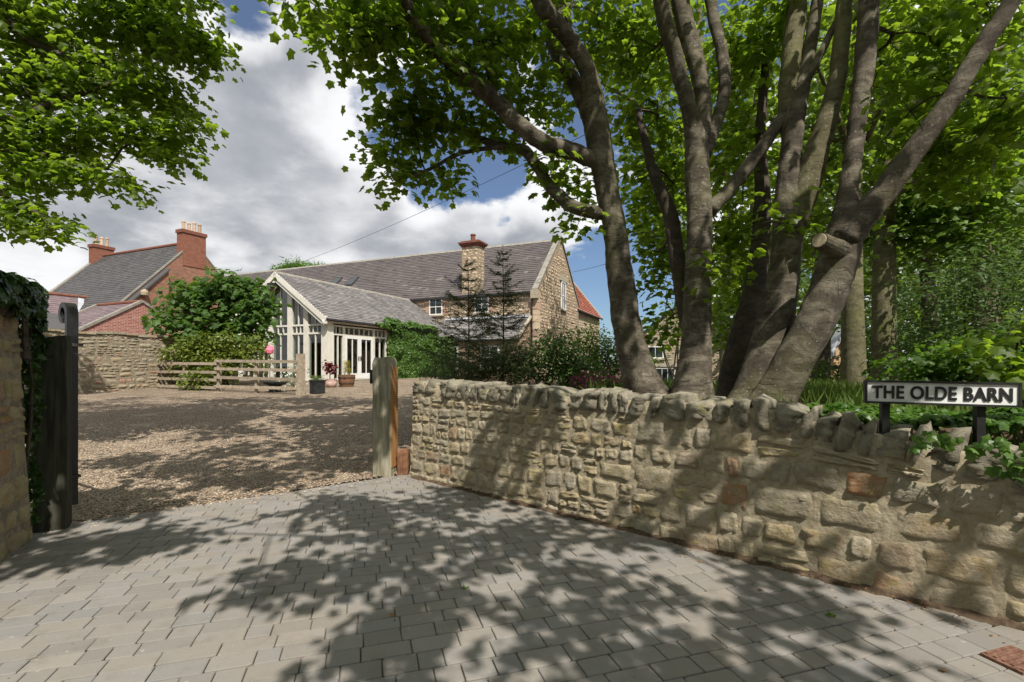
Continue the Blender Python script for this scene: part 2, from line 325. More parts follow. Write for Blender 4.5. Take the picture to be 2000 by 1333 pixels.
# leaves: reflect on top, glow when lit from behind
def leaf_mat(name, c0, c1, tr, gloss=.45, trans=.5, spec=.35):
    m, t = newmat(name); r = rnd_at(t)
    col = t.mix(r, c0, c1)
    tc = t.mix(r, tuple(x*.8 for x in tr), tr)
    b = t.n('ShaderNodeBsdfPrincipled', {'Base Color': col, 'Roughness': gloss, 'Specular IOR Level': spec})
    tl = t.n('ShaderNodeBsdfTranslucent', {0: tc})
    mx = t.n('ShaderNodeMixShader', {0: trans, 1: b.outputs[0], 2: tl.outputs[0]})
    t.n('ShaderNodeOutputMaterial', {0: mx.outputs[0]}); M[name] = m
leaf_mat('leaf_sycamore', (.036, .076, .009), (.120, .170, .020), (.34, .51, .030), trans=.56)
leaf_mat('leaf_wood', (.030, .064, .012), (.115, .165, .026), (.30, .46, .040), trans=.54)
leaf_mat('leaf_fig', (.030, .072, .014), (.085, .155, .030), (.20, .36, .04), .5, .4, .3)
leaf_mat('leaf_laurel', (.070, .115, .016), (.20, .235, .035), (.28, .36, .04), .35, .35, .5)
leaf_mat('leaf_ivy', (.018, .045, .012), (.055, .105, .022), (.10, .22, .03), .35, .3, .5)
leaf_mat('leaf_creeper', (.045, .105, .016), (.115, .205, .032), (.16, .34, .04), .4, .35, .45)
leaf_mat('leaf_bush', (.030, .068, .012), (.095, .170, .024), (.20, .38, .03), .5, .45)
leaf_mat('leaf_bright', (.070, .14, .018), (.16, .25, .035), (.26, .44, .04), .5, .45)
leaf_mat('leaf_conifer', (.035, .058, .016), (.095, .125, .036), (.14, .20, .04), .6, .25)
leaf_mat('leaf_elder', (.050, .10, .030), (.125, .19, .065), (.18, .30, .06), .5, .4)
leaf_mat('leaf_red', (.08, .010, .014), (.17, .022, .028), (.25, .03, .035), .5, .4)
leaf_mat('leaf_gold', (.35, .30, .02), (.50, .45, .05), (.55, .50, .06), .5, .4)
leaf_mat('grass', (.055, .105, .018), (.16, .22, .045), (.22, .34, .05), .6, .4)
leaf_mat('petal_magenta', (.30, .02, .12), (.48, .05, .20), (.5, .08, .25), .6, .4)
# window glass: clear with a reflection
m, t = newmat('glass')
fr = t.math('POWER', t.n('ShaderNodeLayerWeight', {0: .5}).outputs['Facing'], 3.0); tr_ = t.n('ShaderNodeBsdfTransparent', {0: (.50, .56, .54, 1)}); gl = t.n('ShaderNodeBsdfGlossy', {0: (1, 1, 1, 1), 1: 0.02})
mx = t.n('ShaderNodeMixShader', {0: t.math('ADD', t.math('MULTIPLY', fr, .6), .06), 1: tr_.outputs[0], 2: gl.outputs[0]}); t.n('ShaderNodeOutputMaterial', {0: mx.outputs[0]}); M['glass'] = m
m, t = newmat('window_glass'); finish(t, (.022, .03, .028), .04, None, spec=.8); M['window_glass'] = m
# ------------------------------------------------------------------ terrain
WA = np.array([-1.39, 6.58]); WD = nrm([.75, -.66]); WN = np.array([WD[1], -WD[0]]) # wall start, run, normal to the road
if WN[1] > 0: WN = -WN
def beyond_wall(x, y): return -((x-WA[0])*WN[0]+(y-WA[1])*WN[1])
def right_of_yard(x, y):
    a = np.array([-1.45, 6.6]); b = np.array([-4.2, 30.0]); d = nrm(b-a); n = np.array([d[1], -d[0]])
    return (x-a[0])*n[0]+(y-a[1])*n[1]
def gz(x, y):
    base = float(np.interp(y, [5, 6.5, 11, 16, 22, 30], [0, .03, .27, .52, .70, .78]))
    d = min(beyond_wall(x, y)-.12, right_of_yard(x, y))
    g = smooth(0.0, 1.3, d) if d > 0 else 0
    zg = float(np.interp(y, [2, 9, 16, 30], [1.0, 1.0, .8, .70]))
    zg -= smooth(2, 9, x)*smooth(9, 24, y)*1.3
    far = max(0, y-60)*.012
    return base*(1-g)+zg*g+(far if far < 3 else 3)
def grid_sheet(name, xs, ys, zf, mat, inside=None):
    mb = MB(); V = []; idx = {}
    for j, y in enumerate(ys):
        for i, x in enumerate(xs): idx[i, j] = len(V); V.append((x, y, zf(x, y)))
    f = []
    for j in range(len(ys)-1):
        for i in range(len(xs)-1):
            if inside is None or inside((xs[i]+xs[i+1])/2, (ys[j]+ys[j+1])/2): f.append((idx[i, j], idx[i+1, j], idx[i+1, j+1], idx[i, j+1]))
    mb.add(V, f); return tag(mb.build(name, mat, smooth_=True, origin=(0, 0, 0)), kind='structure')
EA = np.array([-4.39, 4.41]); EB = np.array([-1.54, 6.60]); ED = nrm(EB-EA); EN = np.array([-ED[1], ED[0]])  # gravel edge
def gravel_side(x, y): return (x-EA[0])*EN[0]+(y-EA[1])*EN[1]
def in_paving(x, y): return gravel_side(x, y) < 0 and beyond_wall(x, y) < 0.1
def in_gravel(x, y): return gravel_side(x, y) > 0 and right_of_yard(x, y) < 0.5 and beyond_wall(x, y) > -6
xs = np.concatenate([[-1500, -500, -150, -70, -40, -28], np.arange(-20, 14.01, .4), [17, 22, 30, 45, 80, 200, 600, 1500]])
ys = np.concatenate([[-400, -100, -40, -15, -6, -2], np.arange(0, 34, .4), [36, 40, 46, 55, 70, 100, 200, 600, 1600]])
def ground_z(x, y):
    low = .09 if (min(beyond_wall(x, y), right_of_yard(x, y)) < .3) else 0.0
    return gz(x, y)-low
grid_sheet('ground', xs, ys, ground_z, M['soil'])
gx = np.arange(-17.6, 0.4, .3); gy = np.arange(3.2, 33, .3)
gravel = grid_sheet('gravel_drive', gx, gy, lambda x, y: gz(x, y)-.004, M['gravel'], lambda x, y: in_gravel(x, y) and gravel_side(x, y) > .25)
# strip of the drive that butts against the paving edge
mb = MB(); n = 40; V = []
for i in range(n+1):
    p = EA+ED*(-3.0+i*(6.7/n))
    for k, off in enumerate((0.03, .35, .9)): q = p+EN*off; V.append((q[0], q[1], gz(q[0], q[1])-.002-k*.004+(-.012 if k == 0 else 0)))
mb.add(V, [(i*3+k, (i+1)*3+k, (i+1)*3+k+1, i*3+k+1) for i in range(n) for k in range(2)])
mb.build('gravel_margin', M['gravel'], gravel, smooth_=True)
# loose pebbles, too many to count
rng = np.random.default_rng(5)
mb = MB(); N = 26000
Yp = 3.9+(rng.random(N)**1.7)*9.5; Xp = -5.6*Yp/4.6+rng.random(N)*(Yp*1.15+.6)
keep = np.array([in_gravel(x, y) and gravel_side(x, y) > .03+.1*0 and beyond_wall(x, y) < 8 for x, y in zip(Xp, Yp)])
Xp, Yp = Xp[keep], Yp[keep]
k_ = 420; sp_ = EA+ED*(rng.random((k_, 1))*4.6-1.0)-EN*(.004+.30*rng.random((k_, 1))**3); Xp = np.concatenate([Xp, sp_[:, 0]]); Yp = np.concatenate([Yp, sp_[:, 1]]); N = len(Xp)
Zp = np.array([gz(x, y) for x, y in zip(Xp, Yp)])-.003
oct_v = np.array([[1, 0, 0], [0, 1, 0], [-1, 0, 0], [0, -1, 0], [0, 0, 1], [0.1, 0.1, -.4]]); oct_t = np.array([[0, 1, 4], [1, 2, 4], [2, 3, 4], [3, 0, 4]])
sz = .006+.008*rng.random(N)
an = rng.random(N)*6.28; ca, sa = np.cos(an), np.sin(an)
vv = oct_v[None]*sz[:, None, None]*(1+.5*(rng.random((N, 6, 3))-.5))*np.array([1.3, .9, .8])
V = np.stack([vv[..., 0]*ca[:, None]-vv[..., 1]*sa[:, None]+Xp[:, None], vv[..., 0]*sa[:, None]+vv[..., 1]*ca[:, None]+Yp[:, None], vv[..., 2]+Zp[:, None]], -1)
mb.tris(V.reshape(-1, 3), (oct_t[None]+np.arange(N)[:, None, None]*6).reshape(-1, 3), np.repeat(rng.random(N), 6))
tag(mb.build('loose_gravel', M['pebble'], origin=(0, 0, 0)), 'brown and buff pebbles lying on the driveway beyond the paving', 'gravel', kind='stuff')

# ------------------------------------------------------------------ paving of tumbled setts
def clip(poly, a, n_):
    out = []; k = len(poly)
    for i in range(k):
        p, q = poly[i], poly[(i+1) % k]; dp, dq = np.dot(p-a, n_), np.dot(q-a, n_)
        if dp <= 0: out.append(p)
        if dp*dq < 0: out.append(p+(q-p)*dp/(dp-dq))
    return out
mb = MB()
sheet = [np.array(p, float) for p in ((-9, -2.5), (8.5, -2.5), (8.5, 12), (-9, 12))]
sheet = clip(sheet, EA+EN*.05, EN); sheet = clip(sheet, WA-WN*.1, -WN)
mb.add([(p[0], p[1], -.016) for p in sheet], [list(range(len(sheet)))])
paving = tag(mb.build('paving', M['joint'], origin=(0, 0, 0)), kind='structure')
rng = np.random.default_rng(11)
pr = math.radians(17.0); RD = np.array([math.cos(pr), math.sin(pr)]); CD = np.array([-RD[1], RD[0]])
pavers = []
c = -1.0
while c < 7.5:
    rh = rng.choice([.128, .137, .137, .15]); s = -7.5-rng.random()*.2
    while s < 6.5:
        L = rng.choice([.13, .17, .20, .20, .24, .26])*(1+.05*rng.standard_normal())
        p0 = RD*(s+L/2)+CD*(c+rh/2); s += L
        if not (-5.5 < p0[0] < 4.5 and .9 < p0[1] < 7.5): continue
        if gravel_side(*p0) > -.02 or beyond_wall(*p0) > .03: continue
        g = .0016+.0018*rng.random(); hw, hh = L/2-g, rh/2-g*1.25
        rot = rng.standard_normal()*.008; ra = np.array([RD[0]*math.cos(rot)-RD[1]*math.sin(rot), RD[0]*math.sin(rot)+RD[1]*math.cos(rot)]); rc = np.array([-ra[1], ra[0]])
        poly = []
        for (sx, sy) in ((1, 1), (-1, 1), (-1, -1), (1, -1)):
            k1, k2 = .004+.016*rng.random()**2, .003+.012*rng.random()**2
            a, b = p0+ra*sx*(hw-k1)+rc*sy*hh, p0+ra*sx*hw+rc*sy*(hh-k2)
            poly += [b, a] if sx*sy > 0 else [a, b]
        poly = clip(poly, EA-EN*.115, EN); poly = clip(poly, WA+WN*.06, -WN)
        if len(poly) < 3: continue
        pavers.append((np.array(poly), rng.random(), rng.standard_normal()*.0009, rng.standard_normal(2)*.0025))
    c += rh
# edging row along the gravel
s = -.6
while s < 3.65:
    L = .2+.03*rng.random(); a = EA+ED*s; b = EA+ED*(s+L-.006)
    pavers.append((np.array([a-EN*.112, b-EN*.112, b-EN*.006, a-EN*.006]), rng.random(), 0.002, rng.standard_normal(2)*.004)); s += L
def paver_geo(mb, poly, r, dz, tilt):
    cen = poly.mean(0); n = len(poly); ins = []
    for p in poly: d = cen-p; ins.append(p+d/np.linalg.norm(d)*.005)
    zt = lambda p: dz+np.dot(p-cen, tilt)
    V = [(p[0], p[1], -.03) for p in poly]+[(p[0], p[1], zt(p)-.004) for p in poly]+[(p[0], p[1], zt(p)) for p in ins]
    f = [(i, (i+1) % n, (i+1) % n+n, i+n) for i in range(n)]+[(i+n, (i+1) % n+n, (i+1) % n+2*n, i+2*n) for i in range(n)]+[list(range(2*n, 3*n))]
    mb.add(V, f, r)
def seen(poly):
    p = poly.mean(0); 
    if p[1] < 1.0: return 0
    px = HX+F*p[0]/p[1]; py = HY+F*EYE/p[1]
    return 1/p[1]**3 if -60 < px < 2060 and py < 1380 else 0
order = sorted(pavers, key=lambda q: -seen(q[0]))
for k, q in enumerate(order[:300]):
    mb = MB(); paver_geo(mb, *q); mb.build('paver', M['paver'], paving)
mb = MB()
for q in order[300:]: paver_geo(mb, *q)
tag(mb.build('paver_field', M['paver'], paving), kind='stuff')

# ------------------------------------------------------------------ rubble walls
def rubble(L, top, rng, bands=(.09, .21), ratio=(.9, 2.4), wmax=.48, split=.22, z0=-.06, start=0.0):
    """quads (s,z) of a random rubble face between wavy bed joints"""
    out = []; ph = rng.random(8)*6.28; lines = [z0]
    mx = max(top(s) for s in np.linspace(start, L, 40))
    while lines[-1] < mx: lines.append(lines[-1]+rng.uniform(*bands))
    def zl(i, s):
        z = lines[i]
        if i == 0: return z
        z += .018*math.sin(s*1.7+ph[i % 8]*i)+.012*math.sin(s*4.3+i*2.1+ph[(i+3) % 8])+.008*math.sin(s*9.1+i)
        return min(z, top(s))
    for i in range(len(lines)-1):
        s = start-rng.random()*.1
        while s < L:
            bh = lines[i+1]-lines[i]; w = min(wmax, max(.10, bh*rng.uniform(*ratio)))
            if s+w > L-.06: w = L-s
            a, b = max(s, start), min(s+w, L); s += w
            if b-a < .05: continue
            j1, j2 = rng.standard_normal(2)*.012
            q = [(a+j1*0, zl(i, a)), (b, zl(i, b)), (b+j2, zl(i+1, b)), (a+j1, zl(i+1, a))]
            if min(q[2][1]-q[1][1], q[3][1]-q[0][1]) < .035: continue
            if bh > .125 and rng.random() < split:
                k = rng.uniform(.42, .58); m1 = (q[0][0]*(1-k)+q[3][0]*k, q[0][1]*(1-k)+q[3][1]*k); m2 = (q[1][0]*(1-k)+q[2][0]*k, q[1][1]*(1-k)+q[2][1]*k)
                if b-a > .2 and rng.random() < .6:
                    c_ = rng.uniform(.35, .65); lo = lambda e, f_: (e[0]+(f_[0]-e[0])*c_, e[1]+(f_[1]-e[1])*c_)
                    out.append([q[0], lo(q[0], q[1]), lo(m1, m2), m1]); out.append([lo(q[0], q[1]), q[1], m2, lo(m1, m2)]); out.append([m1, m2, q[2], q[3]])
                else: out.append([q[0], q[1], m2, m1]); out.append([m1, m2, q[2], q[3]])
            elif bh > .11 and b-a > .26 and rng.random() < .25:
                c_ = rng.uniform(.3, .7); lo = lambda e, f_: (e[0]+(f_[0]-e[0])*c_, e[1]+(f_[1]-e[1])*c_)
                out.append([q[0], lo(q[0], q[1]), lo(q[3], q[2]), q[3]]); out.append([lo(q[0], q[1]), q[1], q[2], lo(q[3], q[2])])
            else: out.append(q)
    return out
def stone_geo(mb, q, place, rng, nu=7, nv=5, gap=.012, proud=(.012, .03), rough=.005, rnd=None, round_=.45):
    q = np.array(q, float); cen = q.mean(0); w = np.linalg.norm(q[1]-q[0]); h = np.linalg.norm(q[3]-q[0])
    g = gap*(.6+.8*rng.random())
    sx, sy = max(.3, 1-2*g/max(w, .02)), max(.3, 1-2*g/max(h, .02))
    pr_ = rng.uniform(*proud); ta, tb = rng.standard_normal(2)*.25; rd = round_*(.5+rng.random()); pw = rng.choice([5, 8, 12])
    ph = rng.random(4)*6.28; cut = rng.random(4)*.5
    V = []
    for j in range(nv+1):
        v = -1+2*j/nv
        for i in range(nu+1):
            u = -1+2*i/nu; e = max(abs(u), abs(v))
            x = u*math.sqrt(1-rd*.5*v*v); y = v*math.sqrt(1-rd*.5*u*u)
            x *= 1+.06*math.sin(3*v+ph[0]); y *= 1+.08*math.sin(3.5*u+ph[1])
            x, y = x*sx, y*sy
            b = ((1-x)*(1-y)*q[0]+(1+x)*(1-y)*q[1]+(1+x)*(1+y)*q[2]+(1-x)*(1+y)*q[3])/4
            if e > .999: d = -.022
            else: d = pr_*(1-.55*abs(u)**pw)*(1-.55*abs(v)**pw)*(1+ta*u+tb*v)+rough*(math.sin(5*u+ph[2]+2*v)+math.sin(4*v+ph[3]-3*u))*.5+rough*rng.standard_normal()*.6
            V.append(place(b[0], b[1], d))
    f = [(j*(nu+1)+i, j*(nu+1)+i+1, (j+1)*(nu+1)+i+1, (j+1)*(nu+1)+i) for j in range(nv) for i in range(nu)]
    mb.add(V, f, rng.random() if rnd is None else rnd)
def lump_geo(mb, c, ax, ay, w, d, h, rng, rnd=None, nseg=9, nring=6, lean=0.0, sq=3.2, rag=.0):
    """rounded boulder with a flattish foot, for coping stones"""
    V = []; ph = rng.random(6)*6.28; c = np.asarray(c, float); tipf = rng.uniform(-.25, .25)
    for j in range(nring+1):
        a = -1+2*j/nring; rr = max(0.02, (1-abs(a)**sq)**(1/sq)) if j not in (0,) else .7
        for k in range(nseg):
            th = 2*math.pi*k/nseg; cx, cy = math.cos(th), math.sin(th); m_ = (abs(cx)**4.5+abs(cy)**4.5)**(-1/4.5)
            x = cx*m_*rr*(1+.10*math.sin(2*th+ph[0]+a*2)); y = cy*m_*rr*(1+.08*math.sin(3*th+ph[1]))
            z = a*(1+.14*math.sin(th+ph[2]))+tipf*1.6*x*(a > 0)
            nz = 1+.05*rng.standard_normal()
            if rag: nz *= 1+rag*.35*mnoise.noise(Vector((x*1.3+ph[3]*9, y*1.3+ph[4]*7, z*1.5))); z += rag*.3*mnoise.noise(Vector((x*2+ph[5]*9, y*2, ph[3]*5)))*(a > 0)
            V.append(c+ax*(x*w/2*nz+lean*z*h/2)+ay*(y*d/2*nz)+UP*(z*h/2+h/2))
    f = [(j*nseg+k, j*nseg+(k+1) % nseg, (j+1)*nseg+(k+1) % nseg, (j+1)*nseg+k) for j in range(nring) for k in range(nseg)]
    f.append([nring*nseg+k for k in range(nseg)]); f.append(list(range(nseg))[::-1])
    mb.add(V, f, rng.random() if rnd is None else rnd)
def core_geo(mb, L, top, place, thick, n=60, z0=-.12, rng=None, start=0.0, m=10):
    """mortar body: a slightly uneven front with top, back and ends"""
    V = []; f = []
    for i in range(n+1):
        s = start+(L-start)*i/n; t_ = top(s)
        for j in range(m+1):
            z = z0+(t_-z0)*j/m; V.append(place(s, z, .004*rng.standard_normal()))
        V.append(place(s, t_, -thick)); V.append(place(s, z0, -thick))
    k = m+3
    for i in range(n):
        for j in range(k-1): a = i*k+j; f.append((a, a+k, a+k+1, a+1))
    f.append(list(range(k))[::-1]); f.append([n*k+j for j in range(k)]); mb.add(V, f)
# the road wall
WD3 = np.array([WD[0], WD[1], 0]); WN3 = np.array([WN[0], WN[1], 0]); WL = 7.6
def wall_top(s): return float(np.interp(s, [0, .22, .8, 1.85, 3.62, 4.44, 4.75, 5.05, 5.44, 5.77, 7.6], [1.30, 1.345, 1.30, 1.275, 1.255, 1.225, 1.17, 1.10, 1.06, 1.01, .86]))
def wall_place(s, z, d): return np.array([WA[0], WA[1], 0])+WD3*s+UP*z+WN3*(d-.05*z)
rng = np.random.default_rng(21)
rw = thing('stone_wall', (WA[0]+WD[0]*3, WA[1]+WD[1]*3, 0), 'long low wall of buff rubble stone with upright coping beneath the sycamore', 'stone wall')
mb = MB(); body_top = lambda s: wall_top(s)-.235
core_geo(mb, WL, lambda s: wall_top(s)-.075+.012*math.sin(s*9), wall_place, .40, 110, -.1, rng); mb.build('mortar_core', M['mortar'], rw, smooth_=True)
quads = rubble(3.3, body_top, rng, (.09, .18), (.9, 2.2), .36, .2)+rubble(WL, body_top, rng, (.15, .255), (.85, 1.9), .46, .15, start=3.3)
quads.sort(key=lambda q: np.mean([p[0] for p in q]) > 6.2)
mbx = MB(); ns = 0; rust = min(quads, key=lambda q: math.hypot(np.mean([p[0] for p in q])-5.12, np.mean([p[1] for p in q])-.62)-.3*abs(q[1][0]-q[0][0]))
for q in quads:
    s_ = np.mean([p[0] for p in q]); z_ = np.mean([p[1] for p in q])
    r = rng.random()*.955
    if q is rust: r = .975
    elif rng.random() < .010: r = .945+.04*rng.random()
    if s_ < 6.2 and ns < 298:
        mb = MB(); stone_geo(mb, q, wall_place, rng, 9, 7, .005, (.005, .020), .006, r, .13); mb.build('stone', M['wall_stone'], rw, smooth_=True); ns += 1
    else: stone_geo(mbx, q, wall_place, rng, 5, 4, .005, (.005, .020), .006, r, .13)
tag(mbx.build('stone_remainder', M['wall_stone'], rw, smooth_=True), kind='stuff')
s = -.02
while s < 6.4:
    w = rng.choice([.085, .11, .13, .16, .20, .23])*rng.uniform(.9, 1.1); h = rng.uniform(.205, .26)
    if s < .3: w, h = .30, .20
    mb = MB(); c_ = wall_place(s+w/2, wall_top(s+w/2)-.235, -.19)
    lump_geo(mb, c_, WD3, WN3, w*1.0, rng.uniform(.405, .445), h*(.92+.16*rng.random()), rng, None, 14, 9, rng.standard_normal()*.2, rng.uniform(5.0, 10.0), .34)
    mb.build('coping_stone', M['coping'], rw, smooth_=True); s += w*rng.uniform(.93, 1.0)
# squared stones of the wall end beside the gate post
zc = .02
while zc < 1.02:
    h = rng.uniform(.12, .24); mb = MB()
    pl_end = lambda a, z, d: np.array([WA[0], WA[1], 0])-WN3*(a+.05*z)+UP*z-WD3*d
    stone_geo(mb, [(.0, zc), (.38, zc), (.38, min(1.07, zc+h)), (.0, min(1.07, zc+h))], lambda a, z, d: pl_end(a, z, d), rng, 6, 4, .01, (.012, .03)); mb.build('end_stone', M['wall_stone'], rw, smooth_=True); zc += h
# strip of dark soil at the wall's foot
mb = MB(); V = []
for i in range(61):
    s = .1+7.3*i/60; w = .075+.03*math.sin(i*1.3)+.02*math.sin(i*3.1)
    for d, z in ((-.06, .03+.012*math.sin(i*2.2)), (.03, .016+.008*math.sin(i*1.7)), (w, -.006)): p = wall_place(s, 0, d); V.append((p[0], p[1], z))
mb.add(V, [(i*3+k, i*3+3+k, i*3+4+k, i*3+1+k) for i in range(60) for k in range(2)]); tag(mb.build('soil_strip', M['soil'], smooth_=True), kind='structure')

# left wall stub with ivy on top
rng = np.random.default_rng(31)
LA = np.array([-3.35, 2.45]); LB = np.array([-4.16, 4.18]); LD2 = nrm(LB-LA); LN2 = np.array([LD2[1], -LD2[0]]); LLn = float(np.linalg.norm(LB-LA))
LD3 = np.array([LD2[0], LD2[1], 0]); LN3 = np.array([LN2[0], LN2[1], 0])
lw = thing('stone_wall', (LB[0], LB[1], 0), 'tall buff stone wall end with ivy over its top beside the dark post', 'stone wall')
ltop = lambda s: 2.05+.14*smooth(0, 1.2, LLn-s)+.02*math.sin(s*5)
lplace = lambda s, z, d: np.array([LA[0], LA[1], 0])+LD3*s+UP*z+LN3*(d-.035*z)-LD3*(.03*z*smooth(LLn-.5, LLn, s))
mb = MB(); core_geo(mb, LLn, ltop, lplace, .5, 30, -.1, rng, m=16); mb.build('mortar_core', M['dark_mortar'], lw, smooth_=True)
for q in rubble(LLn, ltop, rng, (.14, .27), (.9, 2.0), .5, .15):
    mb = MB(); stone_geo(mb, q, lplace, rng, 7, 5, .010, (.01, .028), .006); mb.build('stone', M['left_stone'], lw, smooth_=True)
lend = lambda a, z, d: lplace(LLn, z, -a)+LD3*d
zc = 0
while zc < 2.0:
    h = rng.uniform(.15, .27); mb = MB(); stone_geo(mb, [(.0, zc), (.48, zc), (.48, min(2.05, zc+h)), (0, min(2.05, zc+h))], lend, rng, 6, 4, .01, (.012, .03)); mb.build('end_stone', M['left_stone'], lw, smooth_=True); zc += h
s = 0
while s < LLn:
    w = rng.uniform(.2, .34); mb = MB(); lump_geo(mb, lplace(s+w/2, ltop(s)-.03, -.25), LD3, LN3, w, .52, .16, rng, None, 9, 5); mb.build('coping_stone', M['coping'], lw, smooth_=True); s += w

# yard wall along the left of the drive
rng = np.random.default_rng(41)
uB = np.array([-.917, .398, 0]); vB = np.array([.398, .917, 0]); nG = -uB     # the barn's long axis, its cross axis, its gable normal
YA = np.array([-15.5, 15.05, 0])
YL = 7.6; yplace = lambda s, z, d: YA+vB*s+UP*z+nG*d
ybase = lambda s: gz(*(YA+vB*s)[:2])
ytop = lambda s: 2.62+.03*math.sin(s*3)
yw = thing('stone_wall', YA+vB*3.5+UP*.5, 'high yard wall of mixed rubble below the red brick gable', 'stone wall')
mb = MB(); core_geo(mb, YL, ytop, yplace, .45, 60, .2, rng, m=12); mb.build('mortar_core', M['dark_mortar'], yw, smooth_=True)
k = 0
for q in rubble(YL, lambda s: ytop(s)-.02, rng, (.10, .26), (1.0, 2.7), .62, .4, z0=.42):
    mb = MB(); stone_geo(mb, q, yplace, rng, 6, 4, .022*rng.random()+.004, (.003, .024), .008); mb.build('stone', M['yard_stone'], yw, smooth_=True); k += 1
s = 0
while s < YL:
    w = rng.uniform(.25, .5); mb = MB(); mb.cbox(yplace(s+w/2, ytop(s)+.03, -.21), vB, nG, UP, w-.012, .5+.03*rng.random(), .07+.03*rng.random(), rng.random()); mb.build('coping_stone', M['yard_stone'], yw); s += w
# ------------------------------------------------------------------ gate posts, gate, sign, fence
rng = np.random.default_rng(51)
def post_geo(mb, c, ang, w, d, h, rng, top_cham=.03, z0=-.1, segs=9):
    ax = np.array([math.cos(ang), math.sin(ang), 0]); ay = np.array([-ax[1], ax[0], 0]); V = []; k = 12
    cor = []
    for sx, sy in ((1, -1), (1, 1), (-1, 1), (-1, -1)):
        for e in ((sx, sy*.86), (sx*.88, sy)) if sx*sy > 0 else ((sx*.88, sy), (sx, sy*.86)): cor.append(e)
        cor.append((sx*.2, sy) if sx*sy < 0 else (sx, sy*-.1)) if False else None
    n = len(cor)
    zs = list(np.linspace(z0, h-top_cham, segs))+[h-top_cham*.4, h]
    for i, z in enumerate(zs):
        sc = 1.0 if i < segs else (.95 if i == segs else .80)
        for x, y in cor:
            V.append(np.array([c[0], c[1], 0])+ax*(x*w/2*sc+.0025*rng.standard_normal())+ay*(y*d/2*sc+.0025*rng.standard_normal())+UP*(z+(.012*rng.standard_normal() if i >= segs else 0)))
    f = [(j*n+i, j*n+(i+1) % n, (j+1)*n+(i+1) % n, (j+1)*n+i) for j in range(len(zs)-1) for i in range(n)]
    f.append([(len(zs)-1)*n+i for i in range(n)]); mb.add(V, f)
ga = P(752, 925, 6.62); ang = math.radians(-9)
rp = thing('gate_post', (ga[0], ga[1], .03), 'weathered pale timber gate post at the end of the low wall', 'gate post', 'gate posts')
mb = MB(); post_geo(mb, ga, ang, .265, .25, 1.60, rng, .09); mb.build('shaft', M['post_wood'], rp)
axp = np.array([math.cos(ang), math.sin(ang), 0]); ayp = np.array([-axp[1], axp[0], 0])
mb = MB(); mb.cbox(ga*[1, 1, 0]+axp*.1345+UP*.80, axp, ayp, UP, .012, .215, 1.36); o = mb.build('side_board', M['post_wood_orange'], rp); o['label'] = 'orange freshly cut side of the post'
mb = MB(); mb.cbox(ga*[1, 1, 0]-axp*.15+ayp*-.06+UP*1.36, axp, ayp, UP, .045, .07, .16); mb.tube([ga*[1, 1, 0]-axp*.17+ayp*-.06+UP*z for z in (1.25, 1.33, 1.42)], .022, 8); mb.build('hinge_pin', M['black_iron'], rp)
bl = thing('timber_block', (ga[0]+.26, ga[1]+.02, .03), 'short stub of squared timber between gate post and wall', 'timber block')
mb = MB(); post_geo(mb, ga+axp*.235+ayp*.10, ang, .15, .16, .33, rng, .02); mb.build('block', M['barrel_wood'], bl)
gl_ = P(103, 1030, 4.46); angl = math.radians(33)
lp = thing('gate_post', (gl_[0], gl_[1], 0), 'dark timber gate post beside the tall stone wall', 'gate post', 'gate posts')
mb = MB(); post_geo(mb, gl_, angl, .235, .21, 1.765, rng, .03); mb.build('shaft', M['dark_wood'], lp)
# tall iron gate folded back behind the dark post
gh = P(140, 980, 4.72)
ig = thing('iron_gate', (gh[0], gh[1], .15), 'black iron gate with scrolled top folded open behind the dark post', 'gate')
gd = nrm(np.array([-.86, .50, 0])); gn = np.array([gd[1], -gd[0], 0])
def gp(a, z, d=0): return np.array([gh[0], gh[1], 0])+gd*a+UP*z+gn*d
mb = MB(); mb.cbox(gp(.0, .93), gd, gn, UP, .075, .075, 1.58); mb.build('stile', M['black_iron'], ig)
mb = MB(); mb.cbox(gp(2.0, .80), gd, gn, UP, .06, .06, 1.3); mb.build('stile', M['black_iron'], ig)
for z in (.22, .36, .50, .9, 1.25):
    mb = MB(); mb.cbox(gp(1.0, z), gd, gn, UP, 2.0, .03, .045); mb.build('rail', M['black_iron'], ig)
for k in range(12):
    mb = MB(); mb.tube([gp(.16+k*.15, .2), gp(.16+k*.15, 1.3)], .010, 6); mb.build('bar', M['black_iron'], ig)
mb = MB(); mb.cbox(gp(0, 1.70), gd, gn, UP, .15, .13, .03); mb.build('collar', M['rust_iron'], ig); mb = MB(); mb.cbox(gp(0, .42), gd, gn, UP, .14, .10, .025); mb.build('collar', M['rust_iron'], ig)
mb = MB(); pts = []
for a in np.linspace(0, 1, 26):   # scroll: up the stile and over in a curl
    if a < .35: pts.append(gp(-.0, 1.70+a*.86))
    else:
        th = (a-.35)/.65*4.9; r = .095*(1-.45*(a-.35)/.65); pts.append(gp(.095-r*math.cos(th)*1.0, 2.0+r*math.sin(th)*1.15))
pts = np.array(pts); 
V = []; ff = []
for i in range(len(pts)):
    d = nrm(pts[min(i+1, len(pts)-1)]-pts[max(i-1, 0)]); n2 = np.cross(d, gn)
    for a_, b_ in ((1, 1), (-1, 1), (-1, -1), (1, -1)): V.append(pts[i]+gn*a_*.045+n2*b_*.024)
    if i: ff += [((i-1)*4+k, (i-1)*4+(k+1) % 4, i*4+(k+1) % 4, i*4+k) for k in range(4)]
ff += [(0, 1, 2, 3), tuple(len(V)-4+k for k in range(4))]; mb.add(V, ff)
mb.build('scroll', M['black_iron'], ig)
